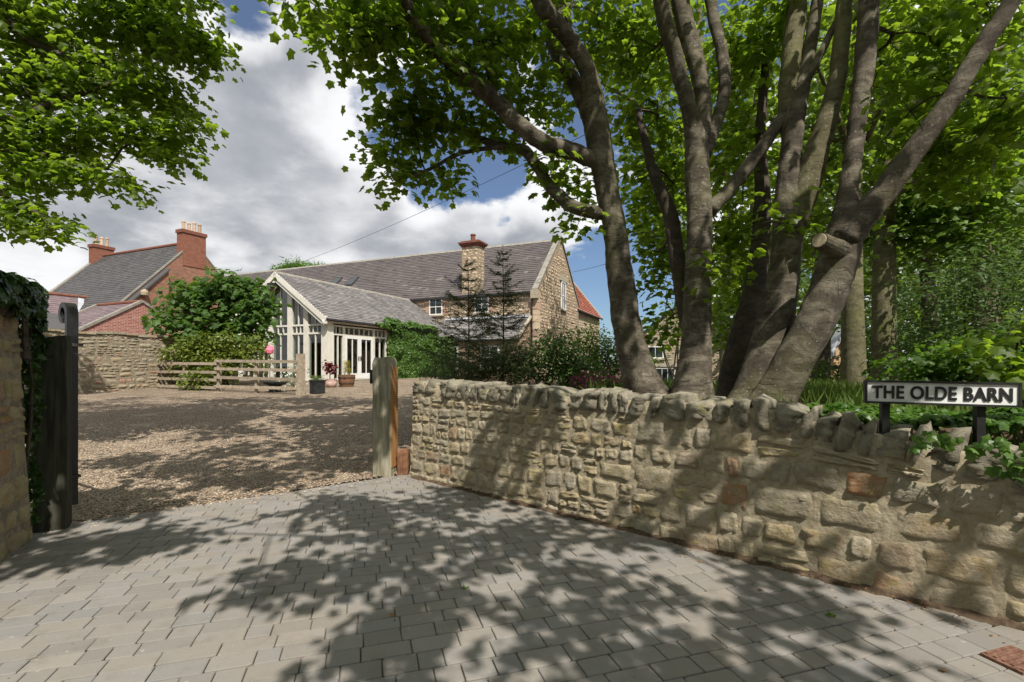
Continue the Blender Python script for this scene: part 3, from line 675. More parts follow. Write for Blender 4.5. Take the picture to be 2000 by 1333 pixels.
# name sign
s0 = P(1688, 766, 3.28); s1 = P(1993, 771, 3.02); sd = nrm((s1-s0)*[1, 1, 0]); sl = float(np.linalg.norm((s1-s0)[:2])); sn = np.array([sd[1], -sd[0], 0]); sc_ = (s0+s1)/2
sg = thing('name_sign', (sc_[0], sc_[1], .9), 'white name board with raised black letters reading THE OLDE BARN', 'sign')
stl = -.012                                                  # the board hangs a touch out of level
sx = nrm(sd+UP*stl); sz_ = np.cross(sn, sx)*-1; sz_ = sz_ if sz_[2] > 0 else -sz_
hgt = .142
mb = MB(); mb.cbox(sc_, sx, sn, sz_, sl-.02, .012, hgt-.012); mb.build('plate', M['sign_white'], sg)
mb = MB()
for e in (-1, 1):
    mb.cbox(sc_+sz_*e*(hgt/2), sx, sn, sz_, sl, .034, .013); mb.cbox(sc_+sx*e*(sl/2-.0065), sx, sn, sz_, .013, .0335, hgt-.0135)
mb.build('frame', M['black_paint'], sg)
for px in (1737, 1926):
    mb = MB(); q = s0+(s1-s0)*((px-1688)/305.0); mb.cbox(q-sn*.05+UP*(-.26), sx, sn, UP, .045, .05, .62); mb.build('post', M['black_paint'], sg)
cu = bpy.data.curves.new('letters', 'FONT'); cu.body = 'THE OLDE BARN'; cu.size = .105; cu.align_x = 'CENTER'; cu.align_y = 'CENTER'; cu.extrude = .003; cu.offset = .0026; cu.space_character = 1.06
tmp = bpy.data.objects.new('letters_curve', cu); COL.objects.link(tmp)
bpy.context.view_layer.update(); me = bpy.data.meshes.new_from_object(tmp.evaluated_get(bpy.context.evaluated_depsgraph_get())); bpy.data.objects.remove(tmp)
V = np.zeros(len(me.vertices)*3); me.vertices.foreach_get('co', V); V = V.reshape(-1, 3)
wx = V[:, 0].max()-V[:, 0].min(); V[:, 0] = (V[:, 0]-(V[:, 0].max()+V[:, 0].min())/2)*((sl-.085)/wx); V[:, 1] = (V[:, 1]-(V[:, 1].max()+V[:, 1].min())/2)*(.088/(V[:, 1].max()-V[:, 1].min()))
Wv = sc_+V[:, :1]*sx+V[:, 1:2]*sz_+(V[:, 2:]+.0098)*sn
Wv = Wv-np.array(sg.location); me.vertices.foreach_set('co', Wv.ravel()); me.materials.clear(); me.materials.append(M['black_paint']); me.update()
if np.dot(np.cross(sx, sz_), sn) < 0: me.flip_normals()
lo = bpy.data.objects.new('lettering', me); COL.objects.link(lo); lo.parent = sg
# post and rail fence in front of the fig
fe = P(587, 772, 16.0); fs = fe+uB*8.05; fz = lambda p: gz(p[0], p[1])
fence = thing('rail_fence', ((fe+fs)/2)[:2].tolist()+[.55], 'pale timber post and rail fence in front of the leafy shrubs', 'fence')
fnrm = -vB
for k, (a, hh, w) in enumerate(((0, 1.36, .22), (2.05, 1.02, .11), (4.0, 1.06, .13), (5.9, 1.02, .11), (7.9, 1.02, .13))):
    p = fe+uB*a; zb = fz(p); mb = MB(); mb.cbox([p[0], p[1], zb+hh/2-.05], uB, fnrm, UP, w, w*.85, hh+.1, rng.random()); mb.build('post', M['fence_wood'], fence)
for a0, a1, n0 in ((.05, 4.1, 1.17), (4.0, 8.05, 1.10)):
    for k in range(4):
        pa = fe+uB*a0-vB*.095; pb = fe+uB*a1-vB*.095; za = fz(fe)+n0*.93-k*.285+rng.standard_normal()*.008; zb = za+.02+rng.standard_normal()*.012
        mb = MB(); A = np.array([pa[0], pa[1], za]); B = np.array([pb[0], pb[1], zb]); d = B-A; mb.cbox((A+B)/2, d, np.cross(d, UP), UP, np.linalg.norm(d), .04, .10, rng.random()); mb.build('rail', M['fence_wood'], fence)

# ------------------------------------------------------------------ building helpers
def slates(mb, o, u, v, L, H, n, rng, w=.3, e=.2, th=.018, inside=None, ridge_jit=.004, wvar=.35):
    """rows of slates up a slope: o eave start, u along the eave, v up the slope, n outward"""
    rows = int(H/e)+1; V = []; R = []
    for j in range(rows):
        s = -rng.random()*w
        while s < L:
            ww = w*(1+wvar*(rng.random()-.5)*2); a, b = max(0, s), min(L, s+ww-.006); s += ww
            if b-a < .03: continue
            y0, y1 = j*e, min(H, (j+1)*e+.05)
            if y1-y0 < .03: continue
            if inside is not None and not inside((a+b)/2, j*e+e/2): continue
            d0 = th*(1.25+.5*rng.random()); d1 = .003; y0j = y0+ridge_jit*rng.standard_normal()
            V += [o+u*a+v*y0j, o+u*b+v*y0j, o+u*b+v*y0j+n*d0, o+u*a+v*y0j+n*d0, o+u*b+v*y1+n*d1, o+u*a+v*y1+n*d1]; R += [min(1, max(0, rng.beta(2, 2.2)))]*6
    nq = len(V)//6; b_ = np.arange(nq)[:, None, None]*6
    t_ = np.array([[0, 1, 2], [0, 2, 3], [3, 2, 4], [3, 4, 5], [1, 4, 2], [0, 3, 5]])
    mb.tris(np.array(V), (t_[None]+b_).reshape(-1, 3), np.array(R))
def stone_field(mb, o, u, n, L, H, rng, holes=(), inside=None, bands=(.14, .26), ratio=(1.0, 2.2), rr=None, proud=(.012, .045), gap=.02, z0=0.0, wmax=.6):
    for q in rubble(L, lambda s: H, rng, bands, ratio, wmax, .18, z0=z0):
        c_ = np.mean(q, 0)
        if inside is not None and not all(inside(*p) for p in q): continue
        if any(h0 < max(p[0] for p in q) and min(p[0] for p in q) < h1 and h2 < max(p[1] for p in q) and min(p[1] for p in q) < h3 for h0, h1, h2, h3 in holes): continue
        stone_geo(mb, q, lambda s, z, d: o+u*s+UP*z+n*d, rng, 3, 3, gap, proud, .004, rr(c_[0], c_[1]) if rr else None)
def window(parent, c, u, n, w, h, cols=2, rows=2, fr=.055, sill=True, mat='white_paint', glass='window_glass', name='window', rec=.05, sillmat='dressed_stone'):
    """c = centre of the opening on the wall face; the window is the frame mesh, panes and sill its children"""
    c = np.asarray(c, float); mb = MB(); ci = c+n*.032
    for e in (-1, 1):
        mb.cbox(ci+u*e*(w/2-fr/2), u, n, UP, fr, .07, h); mb.cbox(ci+UP*e*(h/2-fr/2), u, n, UP, w-2*fr-.002, .068, fr)
    iw, ih = w-2*fr, h-2*fr
    for k in range(1, cols): mb.cbox(ci+u*(-iw/2+iw*k/cols)-n*.006, u, n, UP, .028, .05, ih)
    for k in range(1, rows): mb.cbox(ci+UP*(-ih/2+ih*k/rows)-n*.004, u, n, UP, iw, .055, .045 if rows == 2 else .028)
    wo = mb.build(name, M[mat], parent)
    for i in range(cols):
        for j in range(rows):
            mb = MB(); cc = ci-n*.014+u*(-iw/2+iw*(i+.5)/cols)+UP*(-ih/2+ih*(j+.5)/rows); a, b = iw/cols/2-.01, ih/rows/2-.01
            tl = rng.standard_normal(2)*.006
            mb.add([cc-u*a-UP*b+n*tl[0], cc+u*a-UP*b, cc+u*a+UP*b+n*tl[1], cc-u*a+UP*b], [(0, 1, 2, 3)]); mb.build('pane', M[glass], wo)
    if sill: mb = MB(); mb.cbox(c-UP*(h/2+.05)+n*.04, u, n, UP, w+.22, .20, .10); mb.build('sill', M[sillmat], wo)
    return wo
def strip(mb, a, b, n, w, th, rnd=.5):
    a, b = np.asarray(a, float), np.asarray(b, float); d = b-a; mb.cbox((a+b)/2, d, np.cross(d, n), n, np.linalg.norm(d), w, th, rnd)
def chimney_pots(parent, c, u, n_, gap, rng, h=.75, r=.15, mat='clay_pot'):
    for k in range(n_):
        mb = MB(); p = c+u*((k-(n_-1)/2)*gap); hh = h*rng.uniform(.85, 1.1)
        mb.lathe(p, [(r*1.15, -.05), (r*1.1, .08), (r, .1), (r*.92, hh*.8), (r*1.12, hh*.82), (r*1.1, hh*.93), (r*.8, hh)], 12, rng.random()); mb.build('chimney_pot', M[mat], parent, smooth_=False)
# ------------------------------------------------------------------ the stone barn
rng = np.random.default_rng(61)
C3 = np.array([1.59, 30.0, 0.0]); nF = -vB
BE, BR, BG, BL = 6.2, 10.4, 4.67, 36.0          # eave, ridge, half span, length
barn = thing('stone_barn', C3+UP*.6, 'long two storey stone barn with slate roof and stone chimney', 'barn')
def bp(s, g, z): return C3+uB*s+vB*g+UP*z
mb = MB(); mb.prism([bp(0, 0, -.4), bp(0, 2*BG, -.4), bp(0, 2*BG, BE), bp(0, BG, BR), bp(0, 0, BE)], uB*BL); mb.build('wall', M['barn_mortar'], barn)
holes = []
for s in (7.38, 3.88): holes.append((s-.62, s+.62, 4.85, 6.15))
mb = MB(); brk = MB()
def front_r(s, z): return .1+.75*rng.random()
stone_field(mb, bp(0, 0, 0), uB, nF, 9.0, BE-.08, rng, holes+[(0, .42, 0, 9)], None, (.13, .24), (1., 2.1), front_r, z0=.6)
o = tag(mb.build('rubble_front', M['barn_stone'], barn, smooth_=False), kind='stuff')
mb = MB()
for s in (7.38, 3.88):                              # brick jambs
    for e in (-1, 1):
        z = 4.9
        while z < 6.08: w = .34 if int(z*20) % 2 else .24; mb.cbox(bp(s+e*(.56+w/2), 0, z+.033)+nF*.012, uB, nF, UP, w, .05, .062, rng.random()); z += .078
tag(mb.build('window_jambs', M['barn_brick'], barn), kind='stuff')
for s in (7.38, 3.88): window(barn, bp(s, 0, 5.48), uB, nF, 1.04, 1.10, 2, 2, .07)
mb = MB()
def gin(a, z): return 0 < a < 2*BG and z < BE+.9*min(a, 2*BG-a)-.10
stone_field(mb, bp(0, 0, 0), vB, nG, 2*BG, BR, rng, [(4.68, 5.86, 5.3, 7.95), (0, .42, 0, 9), (2*BG-.35, 2*BG, 0, 9)], gin, (.15, .27), (1., 2.), None, z0=.3)
tag(mb.build('rubble_gable', M['barn_stone'], barn), kind='stuff')
z = .4; k = 0
while z < 5.9:                                      # quoins at the near corner
    h = rng.uniform(.32, .5); lf, lg = (.42, .62) if k % 2 else (.62, .40); mb = MB()
    mb.hexa(bp(-.035, -.035, z+.01), uB*lf, vB*lg, UP*(h-.025), rng.random()); mb.build('quoin', M['barn_stone'], barn); z += h; k += 1
window(barn, bp(0, 5.27, 6.5), vB, nG, 1.0, 2.0, 2, 2, .07)
mb = MB(); mb.cbox(bp(-.03, 5.27, 7.72), vB, nG, UP, 1.7, .12, .40); mb.build('lintel', M['dressed_stone'], barn)
# roofs
sl = nrm(vB*BG+UP*(BR-BE)); nr = nrm(np.cross(uB, sl)); nr = nr if nr[2] > 0 else -nr; HS = math.hypot(BG, BR-BE)
mb = MB(); slates(mb, bp(.25, -.16, BE-.16*.9+.03), uB, sl, BL-.3, HS+.2, nr, rng, .40, .25, .026); rf = tag(mb.build('roof_slates', M['slate'], barn), kind='stuff')
sl2 = nrm(-vB*BG+UP*(BR-BE)); nr2 = nrm(np.cross(sl2, uB)); nr2 = nr2 if nr2[2] > 0 else -nr2
mb = MB(); mb.prism([bp(0, BG, BR+.03), bp(0, 2*BG+.15, BE-.1), bp(BL, 2*BG+.15, BE-.1), bp(BL, BG, BR+.03)], UP*.03); mb.build('rear_slope', M['slate'], barn)
mb = MB(); s = .4
while s < BL: mb.prism([bp(s, BG-.16, BR-.08), bp(s, BG, BR+.10), bp(s, BG+.16, BR-.08)], uB*.44, rng.random()); s += .45
tag(mb.build('ridge_tiles', M['verge_stone'], barn), kind='stuff')
for e in (1, -1):                                   # stone verge copings
    g0 = BG-e*BG; a = bp(.12, g0-e*.15, BE-.05); b = bp(.12, BG, BR+.22); d = nrm(b-a); nn = nrm(np.cross(d, uB)); nn = nn if nn[2] > 0 else -nn
    L_ = np.linalg.norm(b-a); kk = 0; x = 0
    while x < L_-.05:
        w = min(.8, L_-x); mb = MB(); mb.cbox(a+d*(x+w/2)+nn*.06, d, uB, nn, w-.012, .36, .11, rng.random()); mb.build('verge_stone', M['verge_stone'], barn); x += w
mb = MB(); mb.hexa(bp(-.08, -.30, BE-.55), uB*.45, vB*.36, UP*.55); mb.build('kneeler', M['dressed_stone'], barn)
mb = MB(); mb.tube([bp(.3, -.22, BE-.20), bp(9.5, -.22, BE-.20)], .065, 8); mb.tube([bp(.33, -.14, z) for z in (6.0, 5, 3, .6)], .05, 8); mb.build('gutter', M['gutter'], barn)
for s, g in ((16.6, 2.14), (18.4, 2.3)):
    mb = MB(); c_ = bp(s, g, BE+.9*g)+nr*.07; mb.cbox(c_, uB, sl, nr, .85, 1.1, .08); w = mb.build('roof_window', M['gutter'], barn)
    mb = MB(); mb.cbox(c_+nr*.046, uB, sl, nr, .68, .92, .008); mb.build('pane', M['window_glass'], w)
# chimney on the eave
mb = MB(); cs, cg = 4.75, .42
mb.hexa(bp(cs-.62, cg-.42, 5.8), uB*1.24, vB*.84, UP*(9.35-5.8)); chim = mb.build('chimney', M['barn_mortar'], barn)
mb = MB(); stone_field(mb, bp(cs-.62, cg-.42, 0), uB, nF, 1.24, 9.35, rng, (), None, (.16, .3), (1.1, 2.4), lambda s, z: rng.choice([.05, .2, .3, .35]), z0=6.15, proud=(.008, .025))
stone_field(mb, bp(cs-.62, cg-.42, 0), vB, nG, .84, 9.35, rng, (), None, (.16, .3), (1.1, 2.4), lambda s, z: rng.choice([.05, .2, .3, .35]), z0=6.15, proud=(.008, .025))
tag(mb.build('chimney_stones', M['barn_stone'], chim), kind='stuff')
mb = MB()
for z, ex in ((9.35, .06), (9.45, .14), (9.55, .20)): mb.cbox(bp(cs, cg, z+.05), uB, vB, UP, 1.24+2*ex, .84+2*ex, .096)
mb.cbox(bp(cs, cg, 9.70), uB, vB, UP, 1.3, .9, .08); mb.build('cap', M['red_clay'], chim)
mb = MB(); mb.lathe(bp(cs, cg, 9.72), [(.17, 0), (.19, .06), (.16, .1), (.15, .42), (.19, .44), (.18, .52), (.12, .55)], 14); mb.build('chimney_pot', M['red_clay'], chim)
mb = MB(); mb.cbox(bp(cs-.7, cg+.6, 6.9), nrm(sl), uB, nr, 1.1, .25, .02); mb.build('flashing', M['lead'], chim)
# lean-to along the front
lt0, lt1, ltd, ltz0, ltz1 = .45, 6.34, 2.15, 3.13, 4.62
mb = MB(); mb.prism([bp(lt0, 0, .3), bp(lt0, -ltd+.12, .3), bp(lt0, -ltd+.12, ltz0), bp(lt0, 0, ltz1-.06)], uB*(lt1-lt0)); lean = mb.build('lean_to', M['barn_mortar'], barn)
mb = MB()
stone_field(mb, bp(lt0, -ltd+.12, 0), uB, nF, lt1-lt0, ltz0-.02, rng, [(3.9, 5.4, 1.2, 2.75), (1.2, 2.5, 1.2, 2.75)], None, (.09, .17), (1.2, 2.6), lambda s, z: rng.random(), z0=.5)
def lin(a, z): return z < ltz0+(ltz1-ltz0)*a/(ltd-.12)-.1
stone_field(mb, bp(lt0, -ltd+.12, 0), vB, nG, ltd-.12, ltz1, rng, (), lin, (.09, .14), (1.6, 3), None, z0=.5)
tag(mb.build('lean_to_masonry', M['barn_brick'], lean), kind='stuff')
for s in (5.1, 2.3): window(barn, bp(s, -ltd+.12, 1.98), uB, nF, 1.25, 1.4, 2, 2, .08)
lsl = nrm(vB*ltd+UP*(ltz1-ltz0)); lnr = nrm(np.cross(uB, lsl)); lnr = lnr if lnr[2] > 0 else -lnr
mb = MB(); slates(mb, bp(lt0-.08, -ltd-.05, ltz0-.08), uB, lsl, lt1-lt0+.6, math.hypot(ltd, ltz1-ltz0)+.02, lnr, rng, .3, .2, .02); tag(mb.build('lean_to_slates', M['slate_grey'], lean), kind='stuff')
mb = MB(); strip(mb, bp(lt0-.05, -.10, ltz1-.02), bp(lt1+.2, -.10, ltz1-.02), lnr, .30, .03); mb.build('lead_flashing', M['lead'], lean)
mb = MB(); mb.tube([bp(lt0-.1, -ltd-.1, ltz0-.12), bp(lt1, -ltd-.1, ltz0-.12)], .06, 8); mb.build('lean_to_gutter', M['gutter'], lean)
mb = MB(); strip(mb, bp(lt0-.06, -ltd-.05, ltz0-.02), bp(lt0-.06, .0, ltz1+.02), lnr, .16, .1); mb.build('verge', M['dressed_stone'], lean)
# red pantiled wing behind the gable
mb = MB(); wg0, wg1, ww = 2*BG, 17.6, 4.6
mb.prism([bp(.25, wg0, -.5), bp(ww*2, wg0, -.5), bp(ww*2, wg0, 6.15), bp(.25+2.7, wg0, 9.6), bp(.25, wg0, 6.15)], vB*(wg1-wg0)); wing = mb.build('rear_wing', M['mortar'], barn)
mb = MB(); stone_field(mb, bp(.25, wg0, 0), vB, nG, wg1-wg0, 6.0, rng, (), None, (.16, .3), (1., 2.), z0=.3); tag(mb.build('wing_rubble', M['barn_stone'], wing), kind='stuff')
wsl = nrm(uB*2.7+UP*3.45); wnr = nrm(np.cross(wsl, vB)); wnr = wnr if wnr[2] > 0 else -wnr
mb = MB(); slates(mb, bp(.05, wg0-.1, 5.95), vB, wsl, wg1-wg0, 4.4, wnr, rng, .24, .28, .05, wvar=.02); tag(mb.build('pantiles', M['pantile'], wing), kind='stuff')
mb = MB(); strip(mb, bp(.0, wg1, 5.95), bp(2.95, wg1, 9.72), wnr, .32, .16); mb.build('verge', M['dressed_stone'], wing)
mb = MB(); mb.tube([bp(-.02, wg0-.3, 5.9), bp(-.02, wg1, 5.9)], .07, 8); mb.build('wing_gutter', M['gutter'], wing)

# ------------------------------------------------------------------ the glazed conservatory
K3 = np.array([-8.58, 22.5, 0]); CWd = 6.12; CE, CR = 3.80, 6.0; CL = 10.9; zf = .76
cons = thing('conservatory', K3+uB*3+vB*3+UP*.7, 'cream timber framed glazed garden room with slate roof and double doors', 'conservatory')
def cp(a, t_, z): return K3+uB*a+vB*t_+UP*z
mb = MB(); mb.hexa(cp(-.05, -.05, .3), uB*(CWd+.1), vB*(CL+.05), UP*(zf-.3-.02)); mb.build('plinth', M['dressed_stone'], cons)
mb = MB(); mb.add([cp(0, 0, zf-.015), cp(CWd, 0, zf-.015), cp(CWd, CL, zf-.015), cp(0, CL, zf-.015)], [(0, 1, 2, 3)]); mb.build('floor', M['room_floor'], cons)
pit = (CR-CE)/(CWd/2)
def rafter(a): return CE+pit*min(a, CWd-a)
posts = [(-.02, .38), (1.22, 1.5), (2.26, 2.55), (3.57, 3.86), (4.62, 4.9), (5.74, 6.14)]
mb = MB()
for a0, a1 in posts:
    z1 = rafter((a0+a1)/2)-.12; mb2 = MB(); mb2.prism([cp(a0, -.02, zf), cp(a1, -.02, zf), cp(a1, -.02, rafter(max(0, min(a1, CWd)))-.14), cp(a0, -.02, rafter(max(0, min(a0, CWd)))-.14)], vB*.22); mb2.build('post', M['cream_paint'], cons)
TR0, TR1 = 3.02, 3.42
bays = [(posts[i][1], posts[i+1][0]) for i in range(5)]
for a0, a1 in bays:
    mb = MB(); w = a1-a0
    for z, h in ((zf+.06, .12), (TR0, .085), (TR1, .085)): mb.cbox(cp((a0+a1)/2, .07, z), uB, vB, UP, w-.002, .12, h)
    for k in (1, 2): mb.cbox(cp(a0+w*k/3, .07, (TR0+TR1)/2), uB, vB, UP, .045, .08, TR1-TR0-.087)
    mb.cbox(cp(a0+w/2, .07, (zf+.12+TR0-.043)/2), uB, vB, UP, .05, .08, TR0-.043-zf-.12)
    zt = rafter(a0+w/2)-.2; mb.cbox(cp(a0+w/2, .07, (TR1+.043+zt)/2), uB, vB, UP, .05, .08, zt-TR1-.043)
    fr_ = mb.build('window', M['cream_paint'], cons)
    for i in (0, 1):
        for z0_, z1_ in ((zf+.12, TR0),):
            mb = MB(); x0, x1 = a0+w*i/2+.01, a0+w*(i+1)/2-.01; mb.add([cp(x0, .075, z0_), cp(x1, .075, z0_), cp(x1, .078, z1_), cp(x0, .076, z1_)], [(0, 1, 2, 3)]); mb.build('pane', M['glass'], fr_)
        mb = MB(); x0, x1 = a0+w*i/2+.01, a0+w*(i+1)/2-.01; mb.add([cp(x0, .075, TR1), cp(x1, .075, TR1), cp(x1, .075, rafter(x1)-.18)] + ([cp(CWd/2, .075, CR-.18)] if x0 < CWd/2 < x1 else []) + [cp(x0, .075, rafter(x0)-.18)], [list(range(5 if x0 < CWd/2 < x1 else 4))]); mb.build('pane', M['glass'], fr_)
    for i in range(3):
        mb = MB(); x0, x1 = a0+w*i/3+.01, a0+w*(i+1)/3-.01; mb.add([cp(x0, .075, TR0), cp(x1, .075, TR0), cp(x1, .075, TR1), cp(x0, .075, TR1)], [(0, 1, 2, 3)]); mb.build('pane', M['glass'], fr_)
# side: window, double door, window, then masonry under the creeper
mb = MB(); mb.cbox(cp(.06, .15, (zf+CE)/2), uB, vB, UP, .2, .34, CE-zf); mb.build('corner_post', M['cream_paint'], cons)
mb = MB(); mb.cbox(cp(.05, 5.5, CE-.16), uB, vB, UP, .16, 10.6, .30); mb.build('fascia', M['cream_paint'], cons)
def side_bay(t0, t1, small, mull, door=False):
    mb = MB(); w = t1-t0; cm = (t0+t1)/2; zb = zf+.02
    for z, h in ((zb+.05, .10), (TR0-.04, .085), (TR1-.04, .07)): mb.cbox(cp(.06, cm, z), vB, uB, UP, w, .12, h)
    for k in range(1, small): mb.cbox(cp(.06, t0+w*k/small, (TR0+TR1)/2-.045), vB, uB, UP, .045, .08, TR1-TR0-.08)
    for e in (t0+.035, t1-.035): mb.cbox(cp(.055, e, (zb+TR1)/2), vB, uB, UP, .085, .125, TR1-zb-.01)
    if not door:
        for k in range(1, mull): mb.cbox(cp(.06, t0+w*k/mull, (zb+TR0)/2), vB, uB, UP, .05, .08, TR0-zb-.15)
    fr_ = mb.build('window', M['cream_paint'], cons)
    for i in range(small):
        mb = MB(); x0, x1 = t0+w*i/small+.01, t0+w*(i+1)/small-.01; mb.add([cp(.065, x, z) for x, z in ((x0, TR0), (x1, TR0), (x1, TR1-.05), (x0, TR1-.05))], [(0, 1, 2, 3)]); mb.build('pane', M['glass'], fr_)
    if not door:
        for i in range(mull): mb = MB(); x0, x1 = t0+w*i/mull+.01, t0+w*(i+1)/mull-.01; mb.add([cp(.065, x, z) for x, z in ((x0, zb+.1), (x1, zb+.1), (x1, TR0-.06), (x0, TR0-.06))], [(0, 1, 2, 3)]); mb.build('pane', M['glass'], fr_)
side_bay(.32, 1.06, 3, 2); side_bay(1.06, 3.26, 6, 1, True); side_bay(3.26, 4.3, 3, 2)
for d0, d1 in ((1.15, 2.15), (2.17, 3.17)):
    mb = MB(); w = d1-d0; zb = zf+.08; zt = TR0-.085; cm = (d0+d1)/2
    for e in (d0+.06, d1-.06): mb.cbox(cp(.02, e, (zb+zt)/2), vB, uB, UP, .12, .06, zt-zb)
    mb.cbox(cp(.02, cm, zb+.13), vB, uB, UP, w-.242, .058, .26); mb.cbox(cp(.02, cm, zt-.06), vB, uB, UP, w-.242, .058, .12); mb.cbox(cp(.02, cm, (zb+zt)/2), vB, uB, UP, .045, .05, zt-zb-.3)
    dr = mb.build('door', M['white_paint'], cons)
    for i in (0, 1): mb = MB(); x0, x1 = d0+.12+(w-.24)*i/2, d0+.12+(w-.24)*(i+1)/2; mb.add([cp(.025, x, z) for x, z in ((x0, zb+.25), (x1, zb+.25), (x1, zt-.11), (x0, zt-.11))], [(0, 1, 2, 3)]); mb.build('pane', M['glass'], dr)
    hx = d1-.06 if d0 < 2 else d0+.06; mb = MB(); mb.cbox(cp(-.02, hx, zb+1.0), vB, uB, UP, .05, .03, .22); mb.tube([cp(-.05, hx, zb+1.04), cp(-.06, hx+(.1 if d0 > 2 else -.1), zb+1.02)], .014, 6); mb.build('handle', M['black_iron'], dr)
mb = MB(); mb.hexa(cp(-.02, 4.3, .3), uB*.3, vB*(CL-4.3), UP*(CE-.35)); mb.build('side_wall', M['mortar'], cons)
mb = MB(); mb.hexa(cp(CWd-.2, .2, .3), uB*.22, vB*(CL-.2), UP*(CE-.3)); mb.build('far_wall', M['room'], cons)
mb = MB(); mb.prism([cp(.1, 8.8, zf), cp(CWd-.2, 8.8, zf), cp(CWd-.2, 8.8, CE), cp(CWd/2, 8.8, CR-.2), cp(.1, 8.8, CE)], vB*.15); mb.build('inner_wall', M['room'], cons)
for e in (1, -1):
    a_e = -.24 if e > 0 else CWd+.24; sv = nrm(uB*e*(CWd/2+.24)+UP*(CR-CE+.24*pit)); ln = math.hypot(CWd/2+.24, CR-CE+.24*pit)
    o_ = cp(a_e, -.3, CE-.24*pit+.02); nn = nrm(np.cross(vB, sv)); nn = nn if nn[2] > 0 else -nn
    mb = MB(); mb.prism([o_-nn*.02, o_+sv*ln-nn*.02, o_+sv*ln+vB*(CL+.3)-nn*.02, o_+vB*(CL+.3)-nn*.02], -nn*.06); deck = mb.build('roof_deck', M['cream_paint'], cons)
    mb = MB(); slates(mb, o_-vB*.03, vB, sv, CL+.3, ln, nn, rng, .29, .17, .022, wvar=.4); tag(mb.build('roof_slates', M['slate_grey'], deck), kind='stuff')
    mb = MB(); strip(mb, o_-nn*.10-vB*.012, o_+sv*ln-nn*.10-vB*.012, vB, .24, .05); strip(mb, o_-nn*.30+vB*.05, o_+sv*(ln)-nn*.30+vB*.05, vB, .16, .06); mb.build('bargeboard', M['cream_paint'], cons)
    mb = MB(); mb.tube([o_-nn*.06+vB*.05-uB*e*.05, o_-nn*.06+vB*(CL-2.2)-uB*e*.05], .06, 8); mb.build('gutter', M['gutter'], cons)
mb = MB(); x = -.3
while x < CL: mb.prism([cp(CWd/2-.15, x, CR-.06), cp(CWd/2, x, CR+.09), cp(CWd/2+.15, x, CR-.06)], vB*.39, rng.random()); x += .4
tag(mb.build('ridge_tiles', M['verge_stone'], cons), kind='stuff')
mb = MB(); c_ = cp(-.05, -.22, 3.62); mb.lathe(c_-UP*.2, [(.03, -.02), (.12, .0), (.14, .1), (.13, .16), (.1, .2), (.02, .24)], 14); mb.cbox(c_+UP*.1, uB, vB, UP, .16, .16, .12); mb.build('security_camera', M['white_paint'], cons, smooth_=False)
mb = MB(); c_ = cp(-.14, 2.4, 3.62); mb.cbox(c_, uB, vB, UP, .14, .2, .09); mb.lathe(c_-UP*.14-uB*.05, [(.02, 0), (.06, .03), (.07, .1)], 10); mb.build('wall_light', M['white_paint'], cons)
mb = MB(); c_ = cp(CWd/2+.1, -.42, CR-.62); mb.cbox(c_, uB, vB, UP, .34, .2, .2); mb.build('floodlight', M['gutter'], cons)

# ------------------------------------------------------------------ the red brick house and its outbuildings
rng = np.random.default_rng(71)
HA = np.array([-24.97, 38.0, 0]); HR, HP, HE, HL = 11.1, 1.06, 4.2, 13.2
hg = (HR-HE)/HP
house = thing('brick_house', HA+UP*.5, 'tall red brick house with dark slate roof and two chimney stacks', 'house')
def hp(s, g, z): return HA+uB*s+vB*g+UP*z
mb = MB(); mb.prism([hp(0.02, -hg, -.5), hp(0.02, hg, -.5), hp(0.02, hg, HE), hp(0.02, 0, HR), hp(0.02, -hg, HE)], uB*HL); mb.build('core', M['mortar'], house)
mb = MB(); mb.panel(HA, vB, UP, [(-hg, -.5), (hg, -.5), (hg, HE), (0, HR), (-hg, HE)]); mb.panel(hp(0, -hg-.02, 0), uB, UP, [(0, -.5), (HL, -.5), (HL, HE), (0, HE)]); mb.build('brick_gable', M['old_brick'], house)
for e in (1, -1):
    sv = nrm(vB*e*hg+UP*(HR-HE)); nn = nrm(np.cross(uB, sv)); nn = nn if nn[2] > 0 else -nn; ln = math.hypot(hg, HR-HE)
    o_ = hp(.05, -e*(hg+.15), HE-.15*HP+.06); mb = MB(); slates(mb, o_, uB, sv, HL-.2, ln+.25, nn, rng, .36, .26, .02); tag(mb.build('roof_slates', M['slate_dark'], house), kind='stuff')
    for s in (.0, HL-.35):
        mb = MB(); strip(mb, o_+uB*(s-.02)+nn*.04, o_+uB*(s-.02)+sv*(ln+.2)+nn*.04, nn, .14 if s == 0 else .5, .10); mb.build('verge', M['verge_stone'], house)
mb = MB(); mb.tube([hp(.4, 0, HR+.12), hp(HL-.5, 0, HR+.12)], .13, 8); mb.build('ridge_tiles', M['red_clay'], house)
for s, w, d, z1, npots in ((.38, 1.8, .75, 12.0, 4), (HL-.55, 1.55, .75, 12.1, 3)):
    mb = MB(); o_ = hp(s-d/2-.05, -w/2, 9.2)
    mb.panel(o_, vB, UP, [(0, 0), (w, 0), (w, z1-9.2), (0, z1-9.2)]); mb.panel(o_, uB, UP, [(0, 0), (d, 0), (d, z1-9.2), (0, z1-9.2)]); mb.panel(o_+vB*w, uB, UP, [(0, 0), (d, 0), (d, z1-9.2), (0, z1-9.2)]); mb.panel(o_+uB*d, vB, UP, [(0, 0), (w, 0), (w, z1-9.2), (0, z1-9.2)])
    st = mb.build('chimney_stack', M['stack_brick'], house)
    mb = MB(); mb.hexa(o_+UP*(z1-9.2-.25)-vB*.07-uB*.07, vB*(w+.14), uB*(d+.14), UP*.26); mb.build('cap', M['red_clay'], st)
    chimney_pots(st, hp(s-.05, 0, z1+.02), vB, npots, .42, rng, .75, .13)
